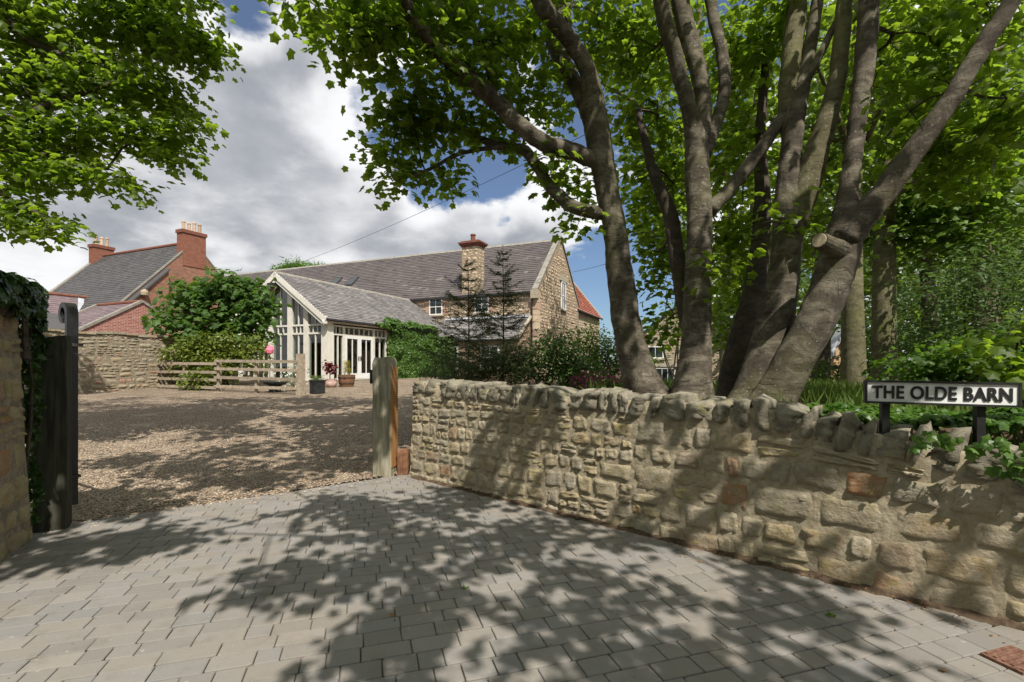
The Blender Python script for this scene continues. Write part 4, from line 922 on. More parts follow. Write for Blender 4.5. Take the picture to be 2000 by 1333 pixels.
# projecting brick bay under the verge
mb = MB(); a0, a1 = -hg+.4, -2.25; dp_ = -.55
mb.panel(hp(dp_, 0, 0), vB, UP, [(a0, -.5), (a1, -.5), (a1, HR+HP*a1-.25), (a0, HR+HP*a0-.25)]); mb.panel(hp(dp_, a1, 0), uB, UP, [(0, -.5), (.6, -.5), (.6, HR+HP*a1-.25), (0, HR+HP*a1-.25)]); bay = mb.build('brick_bay', M['old_brick'], house)
mb = MB(); mb.prism([hp(dp_-.12, a0-.3, HR+HP*(a0-.3)-.22), hp(dp_-.12, a1+.05, HR+HP*(a1+.05)-.22), hp(.1, a1+.05, HR+HP*(a1+.05)-.22), hp(.1, a0-.3, HR+HP*(a0-.3)-.22)], UP*.14); mb.build('bay_roof', M['slate_dark'], bay)
mb = MB(); mb.lathe(hp(dp_-.2, -4.0, 6.35), [(.05, 0), (.22, .1), (.24, .3), (.2, .42), (.05, .5)], 12); mb.build('lamp', M['cut_wood'], bay)
# small brick gabled outbuilding behind the yard wall
OA = np.array([-19.9, 26.0, 0]); OR, OP, Og, OL_ = 4.86, .62, 4.3, 4.2
ob = thing('brick_outbuilding', OA+UP*.5, 'small outbuilding with worn red brick gable and purple slate roof', 'outbuilding')
def op(s, g, z): return OA+uB*s+vB*g+UP*z
mb = MB(); mb.prism([op(.02, -Og, -.3), op(.02, Og, -.3), op(.02, Og, OR-OP*Og), op(.02, 0, OR), op(.02, -Og, OR-OP*Og)], uB*OL_); mb.build('core', M['mortar'], ob)
mb = MB(); mb.panel(OA, vB, UP, [(-Og, -.3), (Og, -.3), (Og, OR-OP*Og), (0, OR), (-Og, OR-OP*Og)]); mb.build('brick_gable', M['worn_brick'], ob)
for e in (1, -1):
    sv = nrm(vB*e+UP*OP); nn = nrm(np.cross(uB, sv)); nn = nn if nn[2] > 0 else -nn; ln = math.hypot(Og, OP*Og)
    o_ = op(.0, -e*Og, OR-OP*Og+.03); mb = MB(); slates(mb, o_, uB, sv, OL_, ln, nn, rng, .3, .2, .018); tag(mb.build('roof_slates', M['slate_purple'], ob), kind='stuff')
    for s in (.06, OL_): mb = MB(); strip(mb, o_+uB*s+nn*.05, o_+uB*s+sv*ln+nn*.05, nn, .26, .13); mb.build('verge', M['verge_stone'], ob)
mb = MB(); mb.tube([op(.15, 0, OR+.08), op(OL_-.1, 0, OR+.08)], .1, 8); mb.build('ridge_tiles', M['red_clay'], ob)
mb = MB(); mb.cbox(op(-.05, .1, 3.85), vB, nG, UP, .22, .14, .2); mb.build('wall_vent', M['gutter'], ob)
# slate range running up to the house, with a red ridge
RA = P(157, 583, 36.0); RA[2] = 0
rg = thing('slate_range', RA+UP*.5, 'low slate roofed range with red ridge tiles in front of the brick house', 'outbuilding')
rr_ = 6.5; rl, rwid, rp_ = 13.0, 3.6, .85
def rpnt(t_, a, z): return RA-vB*t_+uB*a+UP*z
mb = MB(); mb.prism([rpnt(-2, -rwid, -.3), rpnt(-2, rwid, -.3), rpnt(-2, rwid, rr_-rp_*rwid), rpnt(-2, 0, rr_), rpnt(-2, -rwid, rr_-rp_*rwid)], -vB*(rl+2)); mb.build('core', M['mortar'], rg)
for e in (1, -1):
    sv = nrm(uB*e+UP*rp_); nn = nrm(np.cross(vB, sv)); nn = nn if nn[2] > 0 else -nn
    mb = MB(); slates(mb, rpnt(rl, -e*rwid, rr_-rp_*rwid+.04), vB, sv, rl+1.5, math.hypot(rwid, rwid*rp_), nn, rng, .32, .24, .02); tag(mb.build('roof_slates', M['slate_purple'], rg), kind='stuff')
mb = MB(); mb.tube([rpnt(-.5, 0, rr_+.1), rpnt(rl, 0, rr_+.1)], .12, 8); mb.build('ridge_tiles', M['red_clay'], rg)
mb = MB(); strip(mb, rpnt(.1, -.3, rr_-.05), rpnt(1.2, -2.6, rr_-2.15), nrm(-uB*.6+UP*.8), .34, .03); strip(mb, rpnt(-.6, -.7, rr_-.2), rpnt(.9, -2.7, rr_-2.0), nrm(-uB*.6+UP*.8), .3, .04); mb.build('lead_valley', M['lead'], rg)
# stone store with a hipped roof by the wall
SA = P(98, 660, 23.0); SA[2] = 0
stn = thing('stone_store', SA+UP*.4, 'little stone store with a dark hipped roof behind the gate', 'outbuilding')
mb = MB(); mb.hexa(SA-vB*2.2+UP*.2+uB*0, vB*4.2, uB*4, UP*(3.25-.2)); mb.build('wall', M['mortar'], stn)
mb = MB(); stone_field(mb, SA-vB*2.2, vB, nG, 4.2, 3.2, rng, (), None, (.15, .28), (1.2, 2.6), z0=.4); stone_field(mb, SA-vB*2.2, uB, nF, 4, 3.2, rng, (), None, (.15, .28), (1.2, 2.6), z0=.4); tag(mb.build('rubble', M['yard_stone'], stn), kind='stuff')
a, b, c_, d = (SA+vB*x+uB*y+UP*3.25 for x, y in ((-2.4, -.2), (2.2, -.2), (2.2, 4.2), (-2.4, 4.2))); e_, f_ = SA+vB*(-.5)+uB*2+UP*4.35, SA+vB*.4+uB*2+UP*4.35
mb = MB(); mb.add([a, b, c_, d, e_, f_, a-UP*.1, b-UP*.1, c_-UP*.1, d-UP*.1], [(0, 1, 5, 4), (1, 2, 5), (2, 3, 4, 5), (3, 0, 4), (0, 6, 7, 1), (1, 7, 8, 2), (2, 8, 9, 3), (3, 9, 6, 0)]); mb.build('roof', M['slate_dark'], stn)

# ------------------------------------------------------------------ cottages glimpsed between the trunks
GA = P(1345, 640, 33.0); GA[2] = -.6
cot = thing('stone_cottage', GA, 'brown stone cottage gable with white windows seen between the trunks', 'cottage')
cu_, cn = nrm(np.array([.95, -.30, 0])), nrm(np.array([-.30, -.95, 0])); cw = 4.0
def cg(a, d, z): return np.array([GA[0], GA[1], 0])+cu_*a-cn*d+UP*z
mb = MB(); mb.prism([cg(-cw, 0, -1), cg(cw, 0, -1), cg(cw, 0, 3.0), cg(0, 0, 6.2), cg(-cw, 0, 3.0)], -cn*9); mb.build('wall', M['mortar'], cot)
mb = MB(); stone_field(mb, cg(-cw, 0, 0), cu_, cn, 2*cw, 6.2, rng, [(1.2, 2.45, 1.9, 2.9), (1.7, 3.2, -1, 1.4)], lambda a, z: z < 3.0+.8*min(a, 2*cw-a)-.05, (.14, .24), (1.2, 2.4), lambda s, z: .45+.55*rng.random(), z0=-.8); tag(mb.build('rubble', M['yard_stone'], cot), kind='stuff')
window(cot, cg(-cw+1.82, 0, 2.4), cu_, cn, 1.1, .85, 2, 1, .07)
window(cot, cg(-cw+2.45, 0, .35), cu_, cn, 1.3, 2.0, 3, 1, .09, sill=False, name='french_window')
mb = MB(); mb.cbox(cg(-cw+2.6, -.05, 1.5), cu_, cn, UP, 4.2, .16, .2); mb.build('lintel', M['dressed_stone'], cot)
for e in (1, -1):
    sv = nrm(cu_*e*cw+UP*3.2); o_ = cg(-e*(cw+.25), -.25, 2.82); nn = nrm(np.cross(cn, sv)); nn = nn if nn[2] > 0 else -nn
    mb = MB(); slates(mb, o_, -cn, sv, 9.4, math.hypot(cw+.25, 3.4), nn, rng, .35, .25, .02); tag(mb.build('roof_slates', M['slate_dark'], cot), kind='stuff')
QA = P(1640, 700, 27.0); QA[2] = -.6
qc = thing('buff_cottage', QA, 'buff brick house end with slate roof behind the woodland trunks', 'house')
qu, qn = nrm(np.array([.45, -.89, 0])), nrm(np.array([.89, .45, 0]))          # long wall faces the camera side
qf = np.cross(UP, qu); 
def qp(a, d, z): return np.array([QA[0], QA[1], 0])+np.array([1.0, .12, 0])*a+np.array([-.12, 1.0, 0])*d+UP*z
qx, qy = nrm([1.0, .12, 0]), nrm([-.12, 1.0, 0])
mb = MB(); mb.hexa(qp(-3.6, 0, -1), qx*4.4, qy*5, UP*3.1); mb.build('core', M['mortar'], qc)
mb = MB(); mb.panel(qp(-3.6, -.01, 0), qx, UP, [(0, -1), (4.4, -1), (4.4, 2.0), (4.1, 2.7), (3.5, 3.4), (2.9, 2.6), (2.6, 2.0), (0, 2.0)]); mb.build('brick_front', M['buff_wall'], qc)
window(qc, qp(.42, -.02, 1.0), qx, -qy, .65, 1.35, 2, 1, .06, sill=False)
mb = MB(); sv = nrm(qy*2.4+UP*1.7); slates(mb, qp(-3.8, -.3, 1.85), qx, sv, 3.5, 3.0, nrm(np.cross(qx, sv)), rng, .32, .24, .02); tag(mb.build('roof_slates', M['slate_dark'], qc), kind='stuff')
for e in (1, -1): mb = MB(); strip(mb, qp(-.08, -.25, 3.5), qp(-.08+e*.95, -.25, 1.9), qy, .2, .5); mb.build('bargeboard', M['lead'], qc)
cs_ = P(1620, 745, 20.0)
cpt = thing('car_port', (cs_[0], cs_[1], -.2), 'dark flat roofed timber shelter standing among the trees', 'shelter')
mb = MB(); mb.cbox([cs_[0]+.2, cs_[1]+1, 1.42], [1, .1, 0], [-.1, 1, 0], UP, 4.6, 3.0, .16); mb.build('roof', M['dark_wood'], cpt)
for dx in (-1.8, .55, 2.2): mb = MB(); mb.cbox([cs_[0]+dx, cs_[1]-.2, .5], [1, 0, 0], [0, 1, 0], UP, .3, .3, 1.7); mb.build('post', M['dark_wood'], cpt)
# ------------------------------------------------------------------ foliage
MAPLE_V = np.array([(0, 0), (.0, .42), (.29, .36), (.61, .55), (.70, .27), (1, 0), (.70, -.27), (.61, -.55), (.29, -.36), (.0, -.42), (.38, 0)], float)
MAPLE_V = np.column_stack([MAPLE_V, -.28*MAPLE_V[:, 0]**2-.22*np.abs(MAPLE_V[:, 1])]); MAPLE_V[10, 2] += .05
MAPLE_T = np.array([(10, i, (i+1) % 10) for i in range(10)])[:, [0, 2, 1]]
OVAL_V = np.array([(0, 0, 0), (.3, .21, .05), (.7, .19, .02), (1, 0, -.15), (.7, -.19, .02), (.3, -.21, .05), (.5, 0, -.02)], float)
OVAL_T = np.array([(0, 6, 1), (1, 6, 2), (2, 6, 3), (3, 6, 4), (4, 6, 5), (5, 6, 0)])
DIA_V = np.array([(0, 0, 0), (.5, .32, .04), (1, 0, -.1), (.5, -.32, .04)], float); DIA_T = np.array([(0, 2, 1), (0, 3, 2)])
STRAP_V = np.array([(0, .075, 0), (0, -.075, 0), (1, 0, 0)], float); STRAP_T = np.array([(0, 1, 2)])
TEMPL = {'maple': (MAPLE_V, MAPLE_T), 'oval': (OVAL_V, OVAL_T), 'dia': (DIA_V, DIA_T), 'strap': (STRAP_V, STRAP_T)}
def add_leaves(mb, pos, nor, size, templ, rng, fwd=None, rnd=None):
    tv, tt = TEMPL[templ]; N = len(pos)
    nor = nor/(np.linalg.norm(nor, axis=1)[:, None]+1e-9)
    f = rng.standard_normal((N, 3)) if fwd is None else fwd+.25*rng.standard_normal((N, 3))
    f -= nor*(f*nor).sum(1)[:, None]; f /= np.linalg.norm(f, axis=1)[:, None]+1e-9
    b = np.cross(nor, f); sz = np.broadcast_to(np.asarray(size, float), (N,))*(.65+.6*rng.random(N))
    V = pos[:, None]+sz[:, None, None]*(tv[None, :, 0:1]*f[:, None]+tv[None, :, 1:2]*b[:, None]+tv[None, :, 2:3]*nor[:, None])
    k = len(tv); r = rng.random(N) if rnd is None else rnd
    mb.tris(V.reshape(-1, 3), (tt[None]+np.arange(N)[:, None, None]*k).reshape(-1, 3), np.repeat(r, k))
def blob_points(blobs, rng, power=2.0):
    out = []; cen = []
    for c, r, n in blobs:
        d = rng.standard_normal((n, 3)); d /= np.linalg.norm(d, axis=1)[:, None]; rad = rng.random(n)**(1/power)
        out.append(np.asarray(c)+d*rad[:, None]*np.asarray(r)); cen.append(np.repeat([c], n, 0))
    return np.vstack(out), np.vstack(cen)
def twig_net(mb, sprays, nodes, rng, r0=.0035, rmax=.05, sag=.06, sides=4):
    """join each spray to the nearest wood that is already there, thicker towards the limb"""
    d0 = np.min(np.linalg.norm(sprays[:, None]-nodes[None], axis=2), axis=1) if len(nodes)*len(sprays) < 4e6 else np.array([np.min(np.linalg.norm(nodes-s, axis=1)) for s in sprays])
    order = np.argsort(d0); pos = np.vstack([nodes, sprays[order]]); n0 = len(nodes); par = np.full(len(pos), -1); depth = np.concatenate([np.zeros(n0), np.zeros(len(order))])
    for k in range(len(order)):
        i = n0+k; dd = np.linalg.norm(pos[:i]-pos[i], axis=1)+.10*depth[:i]; j = int(np.argmin(dd)); par[i] = j; depth[i] = depth[j]+1
    cnt = np.ones(len(pos))
    for i in range(len(pos)-1, n0-1, -1): cnt[par[i]] += cnt[i]
    for i in range(n0, len(pos)):
        a, b = pos[par[i]], pos[i]; L = np.linalg.norm(b-a)
        if L < .03: continue
        ra = min(rmax, r0*math.sqrt(cnt[i])*1.15); rb = min(rmax, r0*math.sqrt(max(1, cnt[i]-1)))
        mid = (a+b)/2+rng.standard_normal(3)*L*.08+UP*L*sag
        mb.tube([a, mid, b], [ra, (ra+rb)/2, rb], sides, .5, False)
    return order
def crown(parent, nodes, blobs, rng, leaf='maple', size=.14, per=11, mat='leaf_sycamore', spread=.24, flat=.5, bark='bark_dark', power=2.0, droop=.35, r0=.0035, twigs=True, name='crown', drop=0.0, clear=None):
    sp, cen = blob_points(blobs, rng, power)
    if clear is not None: k = np.array([not clear(p) for p in sp]); sp, cen = sp[k], cen[k]
    if twigs:
        mb = MB(); twig_net(mb, sp, np.asarray(nodes), rng, r0); tag(mb.build('twigs', M[bark], parent), kind='stuff')
    N = len(sp)*per; base = np.repeat(sp, per, 0); out = base-np.repeat(cen, per, 0); out[:, 2] *= .4
    off = np.clip(rng.standard_normal((N, 3)), -1.7, 1.7)*np.array([spread, spread, spread*flat]); pos = base+off
    fw = off*np.array([1, 1, .4])+out*.2; fw[:, 2] -= .12
    nor = np.array([0, 0, 1.0])+.45*rng.standard_normal((N, 3))+droop*off/spread*.6
    if clear is not None:
        k = np.array([not clear(p) for p in pos]); pos, nor, fw = pos[k], nor[k], fw[k]
    mb = MB(); add_leaves(mb, pos, nor, size, leaf, rng, fw, np.clip(rng.random(len(pos))*.8+.2*rng.random(len(pos)), 0, 1)); return mb.build(name, M[mat], parent)
def stem(parent, spec, rng, mat='bark', name='stem', sides=16, wob=.035, per=6):
    """spec rows: px, py, depth, half width in px -> a tapering limb in space"""
    pts = np.array([P(a, b, y) for a, b, y, _ in spec]); rad = np.array([w*y/F for _, _, y, w in spec])
    c = catmull(np.column_stack([pts, rad]), per); mb = MB(); mb.tube(c[:, :3]+rng.standard_normal((len(c), 3))*.004, np.maximum(c[:, 3], .006), sides, .5, True, wob, rng); mb.build(name, M[mat], parent, smooth_=True); return c[:, :3]
def Bp(px, py, Y, rx, rz, ry, n): return (P(px, py, Y), np.array([rx*Y/F, ry, rz*Y/F]), n)

# openings in the leaf cover through which the sun reaches the wall, the board and the paving
def sun_gap(p):
    den = float(np.dot(S, WN3)); tw = ((p[0]-WA[0])*WN[0]+(p[1]-WA[1])*WN[1])/den; h_ = p-S*tw
    if tw > 0.5 and -.05 < h_[2] < 1.3:
        s_ = (h_[0]-WA[0])*WD[0]+(h_[1]-WA[1])*WD[1]
        if s_ > -.2: return mnoise.noise(Vector((s_*1.6+h_[2]*1.1, h_[2]*2.6, 4.7)))+.6*mnoise.noise(Vector((s_*4.2, h_[2]*5.5, 1.7))) > float(np.interp(s_, [1.2, 2.2, 3.4], [.50, .30, .05]))
    q = p-S*((p[2]-sc_[2])/S[2])
    if abs(np.dot((q-sc_)[:2], sd[:2])) < .62 and abs(np.dot((q-sc_)[:2], sn[:2])) < .17: return mnoise.noise(Vector((q[0]*4, q[1]*4, 9.1))) > -.30
    g = p-S*(p[2]/S[2])
    if gravel_side(g[0], g[1]) < 0 and beyond_wall(g[0], g[1]) < 0: return mnoise.noise(Vector((g[0]*1.9, g[1]*1.9, 2.2)))+.5*mnoise.noise(Vector((g[0]*5, g[1]*5, 6.2))) > .40
    q = p-S*((p[2]-2.5)/S[2])                                   # the stems
    if 0.9 < q[0] < 4.2 and 4.9 < q[1] < 7.0: return mnoise.noise(Vector((q[0]*2.2, q[1]*2.2, 7.7))) > .02
    return False
# the many stemmed sycamore behind the road wall
rng = np.random.default_rng(81)
tb = P(1400, 800, 6.1)
syc = thing('sycamore_tree', (tb[0], tb[1], .95), 'big sycamore with many grey stems rising behind the low stone wall', 'tree')
nodes = []
def st(spec, **k): c = stem(syc, spec, rng, **k); nodes.append(c); return c
st([(1290, 815, 6.3, 61.6), (1262, 770, 6.3, 42.3), (1240, 700, 6.25, 31.3), (1222, 620, 6.2, 26.7), (1212, 540, 6.15, 24.8), (1203, 470, 6.1, 23.0), (1193, 410, 6.1, 23.0), (1180, 340, 6.05, 23.0), (1168, 270, 6.0, 23.9), (1160, 215, 5.95, 23.0), (1148, 140, 5.85, 16.6), (1110, 75, 5.7, 16.6), (1062, 15, 5.5, 16.6), (1030, -60, 5.3, 14.7), (990, -180, 5.0, 12.0), (960, -320, 4.8, 7.4)], name='trunk')
st([(1160, 240, 5.98, 20), (1130, 175, 6.1, 15), (1100, 120, 6.2, 15), (1082, 75, 6.3, 16), (1100, 25, 6.4, 17), (1105, -40, 6.5, 16), (1110, -200, 6.6, 10)], name='limb')
st([(1172, 318, 6.02, 14), (1120, 297, 5.97, 17), (1060, 278, 5.85, 17), (1010, 240, 5.7, 16), (965, 195, 5.6, 16), (900, 140, 5.4, 15), (850, 92, 5.2, 13), (808, 30, 5.0, 12), (778, -30, 4.8, 11), (740, -110, 4.6, 8), (700, -220, 4.4, 5)], name='limb', sides=12)
st([(965, 190, 5.6, 7), (952, 130, 5.7, 6), (935, 70, 5.8, 6), (905, 10, 5.9, 5), (890, -60, 6, 3)], name='limb', sides=8)
st([(1178, 418, 6.1, 13), (1120, 405, 6.12, 13), (1075, 365, 6.2, 12), (1045, 318, 6.25, 11), (1020, 292, 6.3, 10), (975, 285, 6.3, 8), (915, 262, 6.4, 6), (865, 235, 6.4, 5), (800, 215, 6.5, 3)], name='limb', sides=10)
st([(985, 285, 6.3, 5), (900, 300, 6.2, 4), (840, 330, 6.1, 3.5), (780, 352, 6.0, 2.5)], name='limb', sides=8)
st([(1350, 830, 6.0, 64.4), (1352, 775, 6.0, 42.3), (1358, 700, 6.0, 31.3), (1362, 600, 6.0, 27.6), (1366, 500, 6.0, 23.9), (1366, 420, 6.0, 23.0), (1361, 345, 6.0, 23.0), (1360, 285, 6.0, 22.1), (1345, 210, 5.95, 15.6), (1323, 125, 5.9, 14.7), (1300, 45, 5.8, 14.7), (1284, -40, 5.7, 12.9), (1262, -200, 5.5, 7.4)], name='trunk')
st([(1362, 300, 6.05, 20), (1374, 215, 6.1, 15), (1362, 130, 6.2, 17), (1342, 60, 6.3, 17), (1325, -30, 6.4, 15), (1310, -180, 6.5, 9)], name='limb', sides=12)
st([(1372, 305, 6.05, 16), (1400, 235, 6.1, 13), (1416, 170, 6.1, 12), (1410, 100, 6.15, 11), (1392, 30, 6.2, 10), (1375, -80, 6.3, 8)], name='limb', sides=12)
st([(1385, 412, 6.0, 15), (1432, 362, 5.98, 13), (1490, 285, 5.9, 12), (1540, 210, 5.9, 10), (1585, 140, 5.8, 8), (1640, 30, 5.7, 6)], name='limb', sides=10)
st([(1355, 690, 6.15, 14), (1337, 600, 6.25, 16), (1322, 500, 6.3, 15), (1312, 430, 6.35, 14), (1288, 365, 6.4, 12), (1265, 300, 6.5, 9), (1245, 215, 6.6, 6)], name='limb', mat='bark_dark', sides=10)
st([(1428, 830, 6.4, 34), (1436, 730, 6.45, 28), (1455, 640, 6.5, 24), (1474, 560, 6.6, 20), (1485, 480, 6.7, 17), (1488, 380, 6.8, 14), (1486, 250, 6.9, 10), (1500, 80, 7, 7)], name='trunk', mat='bark_dark', sides=12)
st([(1455, 840, 5.85, 61.6), (1478, 770, 5.85, 45.1), (1503, 680, 5.82, 35.9), (1522, 590, 5.8, 31.3), (1536, 500, 5.8, 27.6), (1541, 430, 5.8, 28.5), (1540, 350, 5.8, 21.2), (1553, 240, 5.82, 16.6), (1575, 130, 5.9, 12.9), (1590, 50, 5.9, 12.0), (1603, -50, 6, 10.1), (1620, -200, 6, 6.4)], name='trunk')
st([(1545, 300, 5.85, 14), (1540, 200, 5.95, 18), (1546, 110, 6.0, 19), (1556, 20, 6.05, 18), (1560, -80, 6.1, 15), (1570, -220, 6.2, 9)], name='limb', mat='bark_green', sides=12)
st([(1550, 440, 5.78, 22), (1577, 360, 5.72, 24), (1605, 265, 5.65, 19), (1632, 170, 5.6, 16), (1644, 80, 5.6, 15), (1650, -20, 5.6, 14), (1660, -180, 5.6, 9)], name='limb', mat='bark_green')
st([(1470, 850, 5.6, 53.4), (1510, 780, 5.58, 39.6), (1545, 715, 5.5, 35.9), (1590, 630, 5.42, 35.9), (1622, 560, 5.36, 34.0), (1643, 490, 5.3, 33.1), (1652, 425, 5.26, 23.9), (1656, 370, 5.28, 17.5), (1667, 290, 5.3, 16.6), (1681, 190, 5.3, 16.6), (1692, 90, 5.3, 17.5), (1698, -10, 5.3, 16.6), (1705, -120, 5.3, 12.9), (1715, -260, 5.3, 6.4)], name='trunk', sides=20)
st([(1648, 470, 5.24, 28.5), (1690, 420, 5.18, 24.8), (1735, 365, 5.1, 22.1), (1790, 290, 5.0, 20.2), (1840, 220, 4.9, 18.4), (1890, 140, 4.8, 16.6), (1940, 60, 4.7, 15.6), (1990, -20, 4.6, 13.8), (2050, -130, 4.4, 10.1), (2120, -280, 4.2, 5.5)], name='limb', sides=18)
# sawn stub with a pale cut face
a, b = P(1640, 490, 5.22), P(1600, 470, 5.02)
mb = MB(); mb.tube([a, (a+b)/2, b], [.115, .092, .085], 16, .5, True, .03, rng); stub = mb.build('sawn_stub', M['bark'], syc, smooth_=False)
mb = MB(); d = nrm(b-a); mb.tube([b+d*.001, b+d*.008], [.073, .070], 16); mb.build('cut_face', M['cut_wood'], stub)
nodes = np.vstack(nodes)[::2]
left_blobs = [Bp(600, 15, 5.2, 45, 30, .4, 13), Bp(650, 65, 5.1, 42, 50, .4, 16), Bp(700, 25, 5.2, 70, 40, .5, 26), Bp(735, 100, 5.3, 45, 50, .4, 17), Bp(800, 30, 5.3, 80, 60, .6, 34), Bp(840, 150, 5.5, 60, 45, .5, 22),
    Bp(800, 215, 5.9, 75, 38, .5, 30), Bp(765, 245, 6.0, 48, 32, .4, 15), Bp(840, 262, 6.1, 60, 32, .4, 22), Bp(712, 297, 6.1, 16, 8, .2, 3), Bp(772, 320, 6.1, 36, 34, .35, 13), Bp(765, 362, 6.0, 28, 16, .3, 9), Bp(872, 345, 6.1, 34, 26, .35, 13),
    Bp(900, 60, 5.6, 80, 60, .7, 36), Bp(930, 160, 5.8, 70, 45, .6, 26), Bp(900, 225, 6.2, 60, 28, .5, 20), Bp(985, 90, 5.9, 70, 80, .7, 34), Bp(1030, 190, 6.2, 60, 50, .7, 22), Bp(985, 265, 6.3, 40, 26, .4, 10), Bp(1060, 60, 6.2, 60, 70, .8, 30), Bp(1090, 190, 6.6, 45, 60, .8, 18),
    Bp(1075, 345, 6.2, 50, 26, .4, 13), Bp(1120, 400, 6.3, 45, 24, .4, 9), Bp(1135, 345, 6.8, 30, 40, .5, 9), Bp(1125, 450, 6.1, 28, 20, .3, 5), Bp(1165, 60, 6.8, 50, 70, .8, 24)]
mid_blobs = [Bp(1250, 80, 7.2, 90, 90, .9, 55), Bp(1265, 240, 7.4, 70, 90, .9, 42), Bp(1280, 380, 7.5, 50, 90, .8, 40), Bp(1290, 520, 7.6, 42, 70, .8, 30), Bp(1300, 640, 7.4, 35, 40, .6, 12), Bp(1440, 120, 7.4, 60, 130, .9, 46), Bp(1450, 330, 7.4, 60, 110, .9, 44), Bp(1440, 480, 7.3, 45, 80, .6, 26), Bp(1490, 60, 6.6, 60, 80, .8, 30),
    Bp(1410, 520, 5.6, 26, 30, .25, 5), Bp(1480, 560, 7.2, 40, 60, .6, 14), Bp(1600, 420, 7.0, 40, 120, .8, 22), Bp(1520, 420, 5.4, 34, 26, .25, 4), Bp(1830, 120, 5.6, 130, 90, .8, 50), Bp(1850, 260, 5.6, 110, 60, .8, 36), Bp(1760, 60, 6.2, 70, 90, .8, 34), Bp(1960, 230, 5.0, 80, 90, .7, 28), Bp(1740, 230, 4.7, 60, 34, .3, 6), Bp(1890, 330, 5.8, 110, 50, .7, 26)]
top_blobs = [(np.array([x, y, z]), np.array([r, r, h]), n) for x, y, z, r, h, n in ((-1.4, 6.2, 7.2, 1.8, 1.2, 75), (.3, 7.4, 8.2, 2.0, 1.2, 95), (2.0, 6.6, 9.0, 2.2, 1.6, 105), (4.6, 6.4, 8.4, 1.8, 1.4, 60), (1.0, 4.6, 7.6, 1.4, 1.0, 30), (4.4, 3.6, 7.6, 1.2, 1.0, 18), (6.2, 4.8, 7.0, 1.4, 1.2, 45), (1.6, 7.6, 11, 2.2, 1.2, 80), (-.4, 5.2, 8.6, 1.5, .9, 45))]
def shade(gx_, gy_, gzv, h, rx, ry, rz, n):
    t_ = (h-gzv)/S[2]; return (np.array([gx_, gy_, gzv])+S*t_, np.array([rx, ry, rz]), n)
top_blobs += [shade(x, y, .2, h, r, r*.8, .3, n) for x, y, h, r, n in ((-3.6, 6.6, 7.6, .5, 10), (-2.6, 7.6, 7.6, .8, 20), (-4.4, 8.0, 7.8, .8, 18), (-1.7, 9.0, 8, .8, 20), (-3.4, 9.4, 8, .9, 22), (-5.6, 9.6, 8.2, .9, 22), (-2.4, 10.8, 8.4, .9, 24), (-4.4, 11.2, 8.6, 1.0, 28), (-6.6, 11.4, 8.8, 1.0, 26), (-3.0, 12.6, 9, 1.0, 30), (-5.2, 13.2, 9.2, 1.1, 36), (-7.4, 13.4, 9.4, 1.1, 34), (-4.0, 14.6, 9.6, 1.1, 40), (-6.2, 14.9, 9.6, 1.1, 40), (-2.2, 14.2, 9.6, 1.0, 34), (-8.4, 14.8, 9.6, 1.0, 30), (-2.6, 16.0, 10, 1.1, 36), (-9.2, 12.6, 9, 1.0, 22))]
left_blobs = [(c, r, max(2, int(n*.62))) for c, r, n in left_blobs]
crown(syc, nodes, left_blobs, rng, 'maple', .102, 16, 'leaf_sycamore', .165, .6, name='crown')
crown(syc, nodes, [(c, r, max(2, int(n*.8))) for c, r, n in mid_blobs], rng, 'maple', .112, 17, 'leaf_sycamore', .22, .6, name='inner_crown', clear=sun_gap)
crown(syc, nodes, top_blobs, rng, 'maple', .18, 10, 'leaf_sycamore', .25, .6, name='upper_crown', bark='bark', clear=sun_gap)

# sycamore on the left, its limbs reaching in over the yard wall
rng = np.random.default_rng(91)
l0 = np.array([-10.2, 6.6, .2])
ls = thing('sycamore_tree', l0, 'sycamore whose leafy boughs hang in from the left above the gate', 'tree')
nodes = []
mb = MB(); c = catmull(np.column_stack([[l0-UP*.3, l0+[.1, 0, 1.2], l0+[.0, .2, 3], l0+[.3, .3, 5], l0+[.4, .2, 7.5], l0+[.3, 0, 10]], [.42, .34, .28, .24, .16, .06]]), 6); mb.tube(c[:, :3], c[:, 3], 14, .5, True, .03, rng); mb.build('trunk', M['bark'], ls, smooth_=True); nodes.append(c[:, :3])
for spec in ([(-330, 120, 6.8, 20), (-150, 60, 6.9, 16), (0, 40, 7.0, 13), (70, 85, 7.1, 10), (130, 112, 7.2, 8), (190, 120, 7.2, 5), (280, 118, 7.3, 3)], [(-300, 300, 6.8, 16), (-120, 250, 6.9, 12), (20, 235, 7.0, 9), (110, 200, 7.1, 6), (200, 170, 7.2, 4), (300, 130, 7.3, 2.5)], [(-250, 380, 6.8, 13), (-90, 320, 7.0, 9), (30, 300, 7.1, 7), (120, 310, 7.2, 5), (210, 330, 7.3, 3)],
             [(-290, -60, 6.9, 16), (-100, -120, 7.0, 12), (80, -80, 7.1, 9), (220, -20, 7.3, 6), (330, 60, 7.4, 3)], [(-60, 330, 6.9, 6), (20, 390, 6.8, 4), (80, 420, 6.7, 3)]):
    nodes.append(stem(ls, spec, rng, 'bark_dark', 'limb', 10))
nodes = np.vstack(nodes)
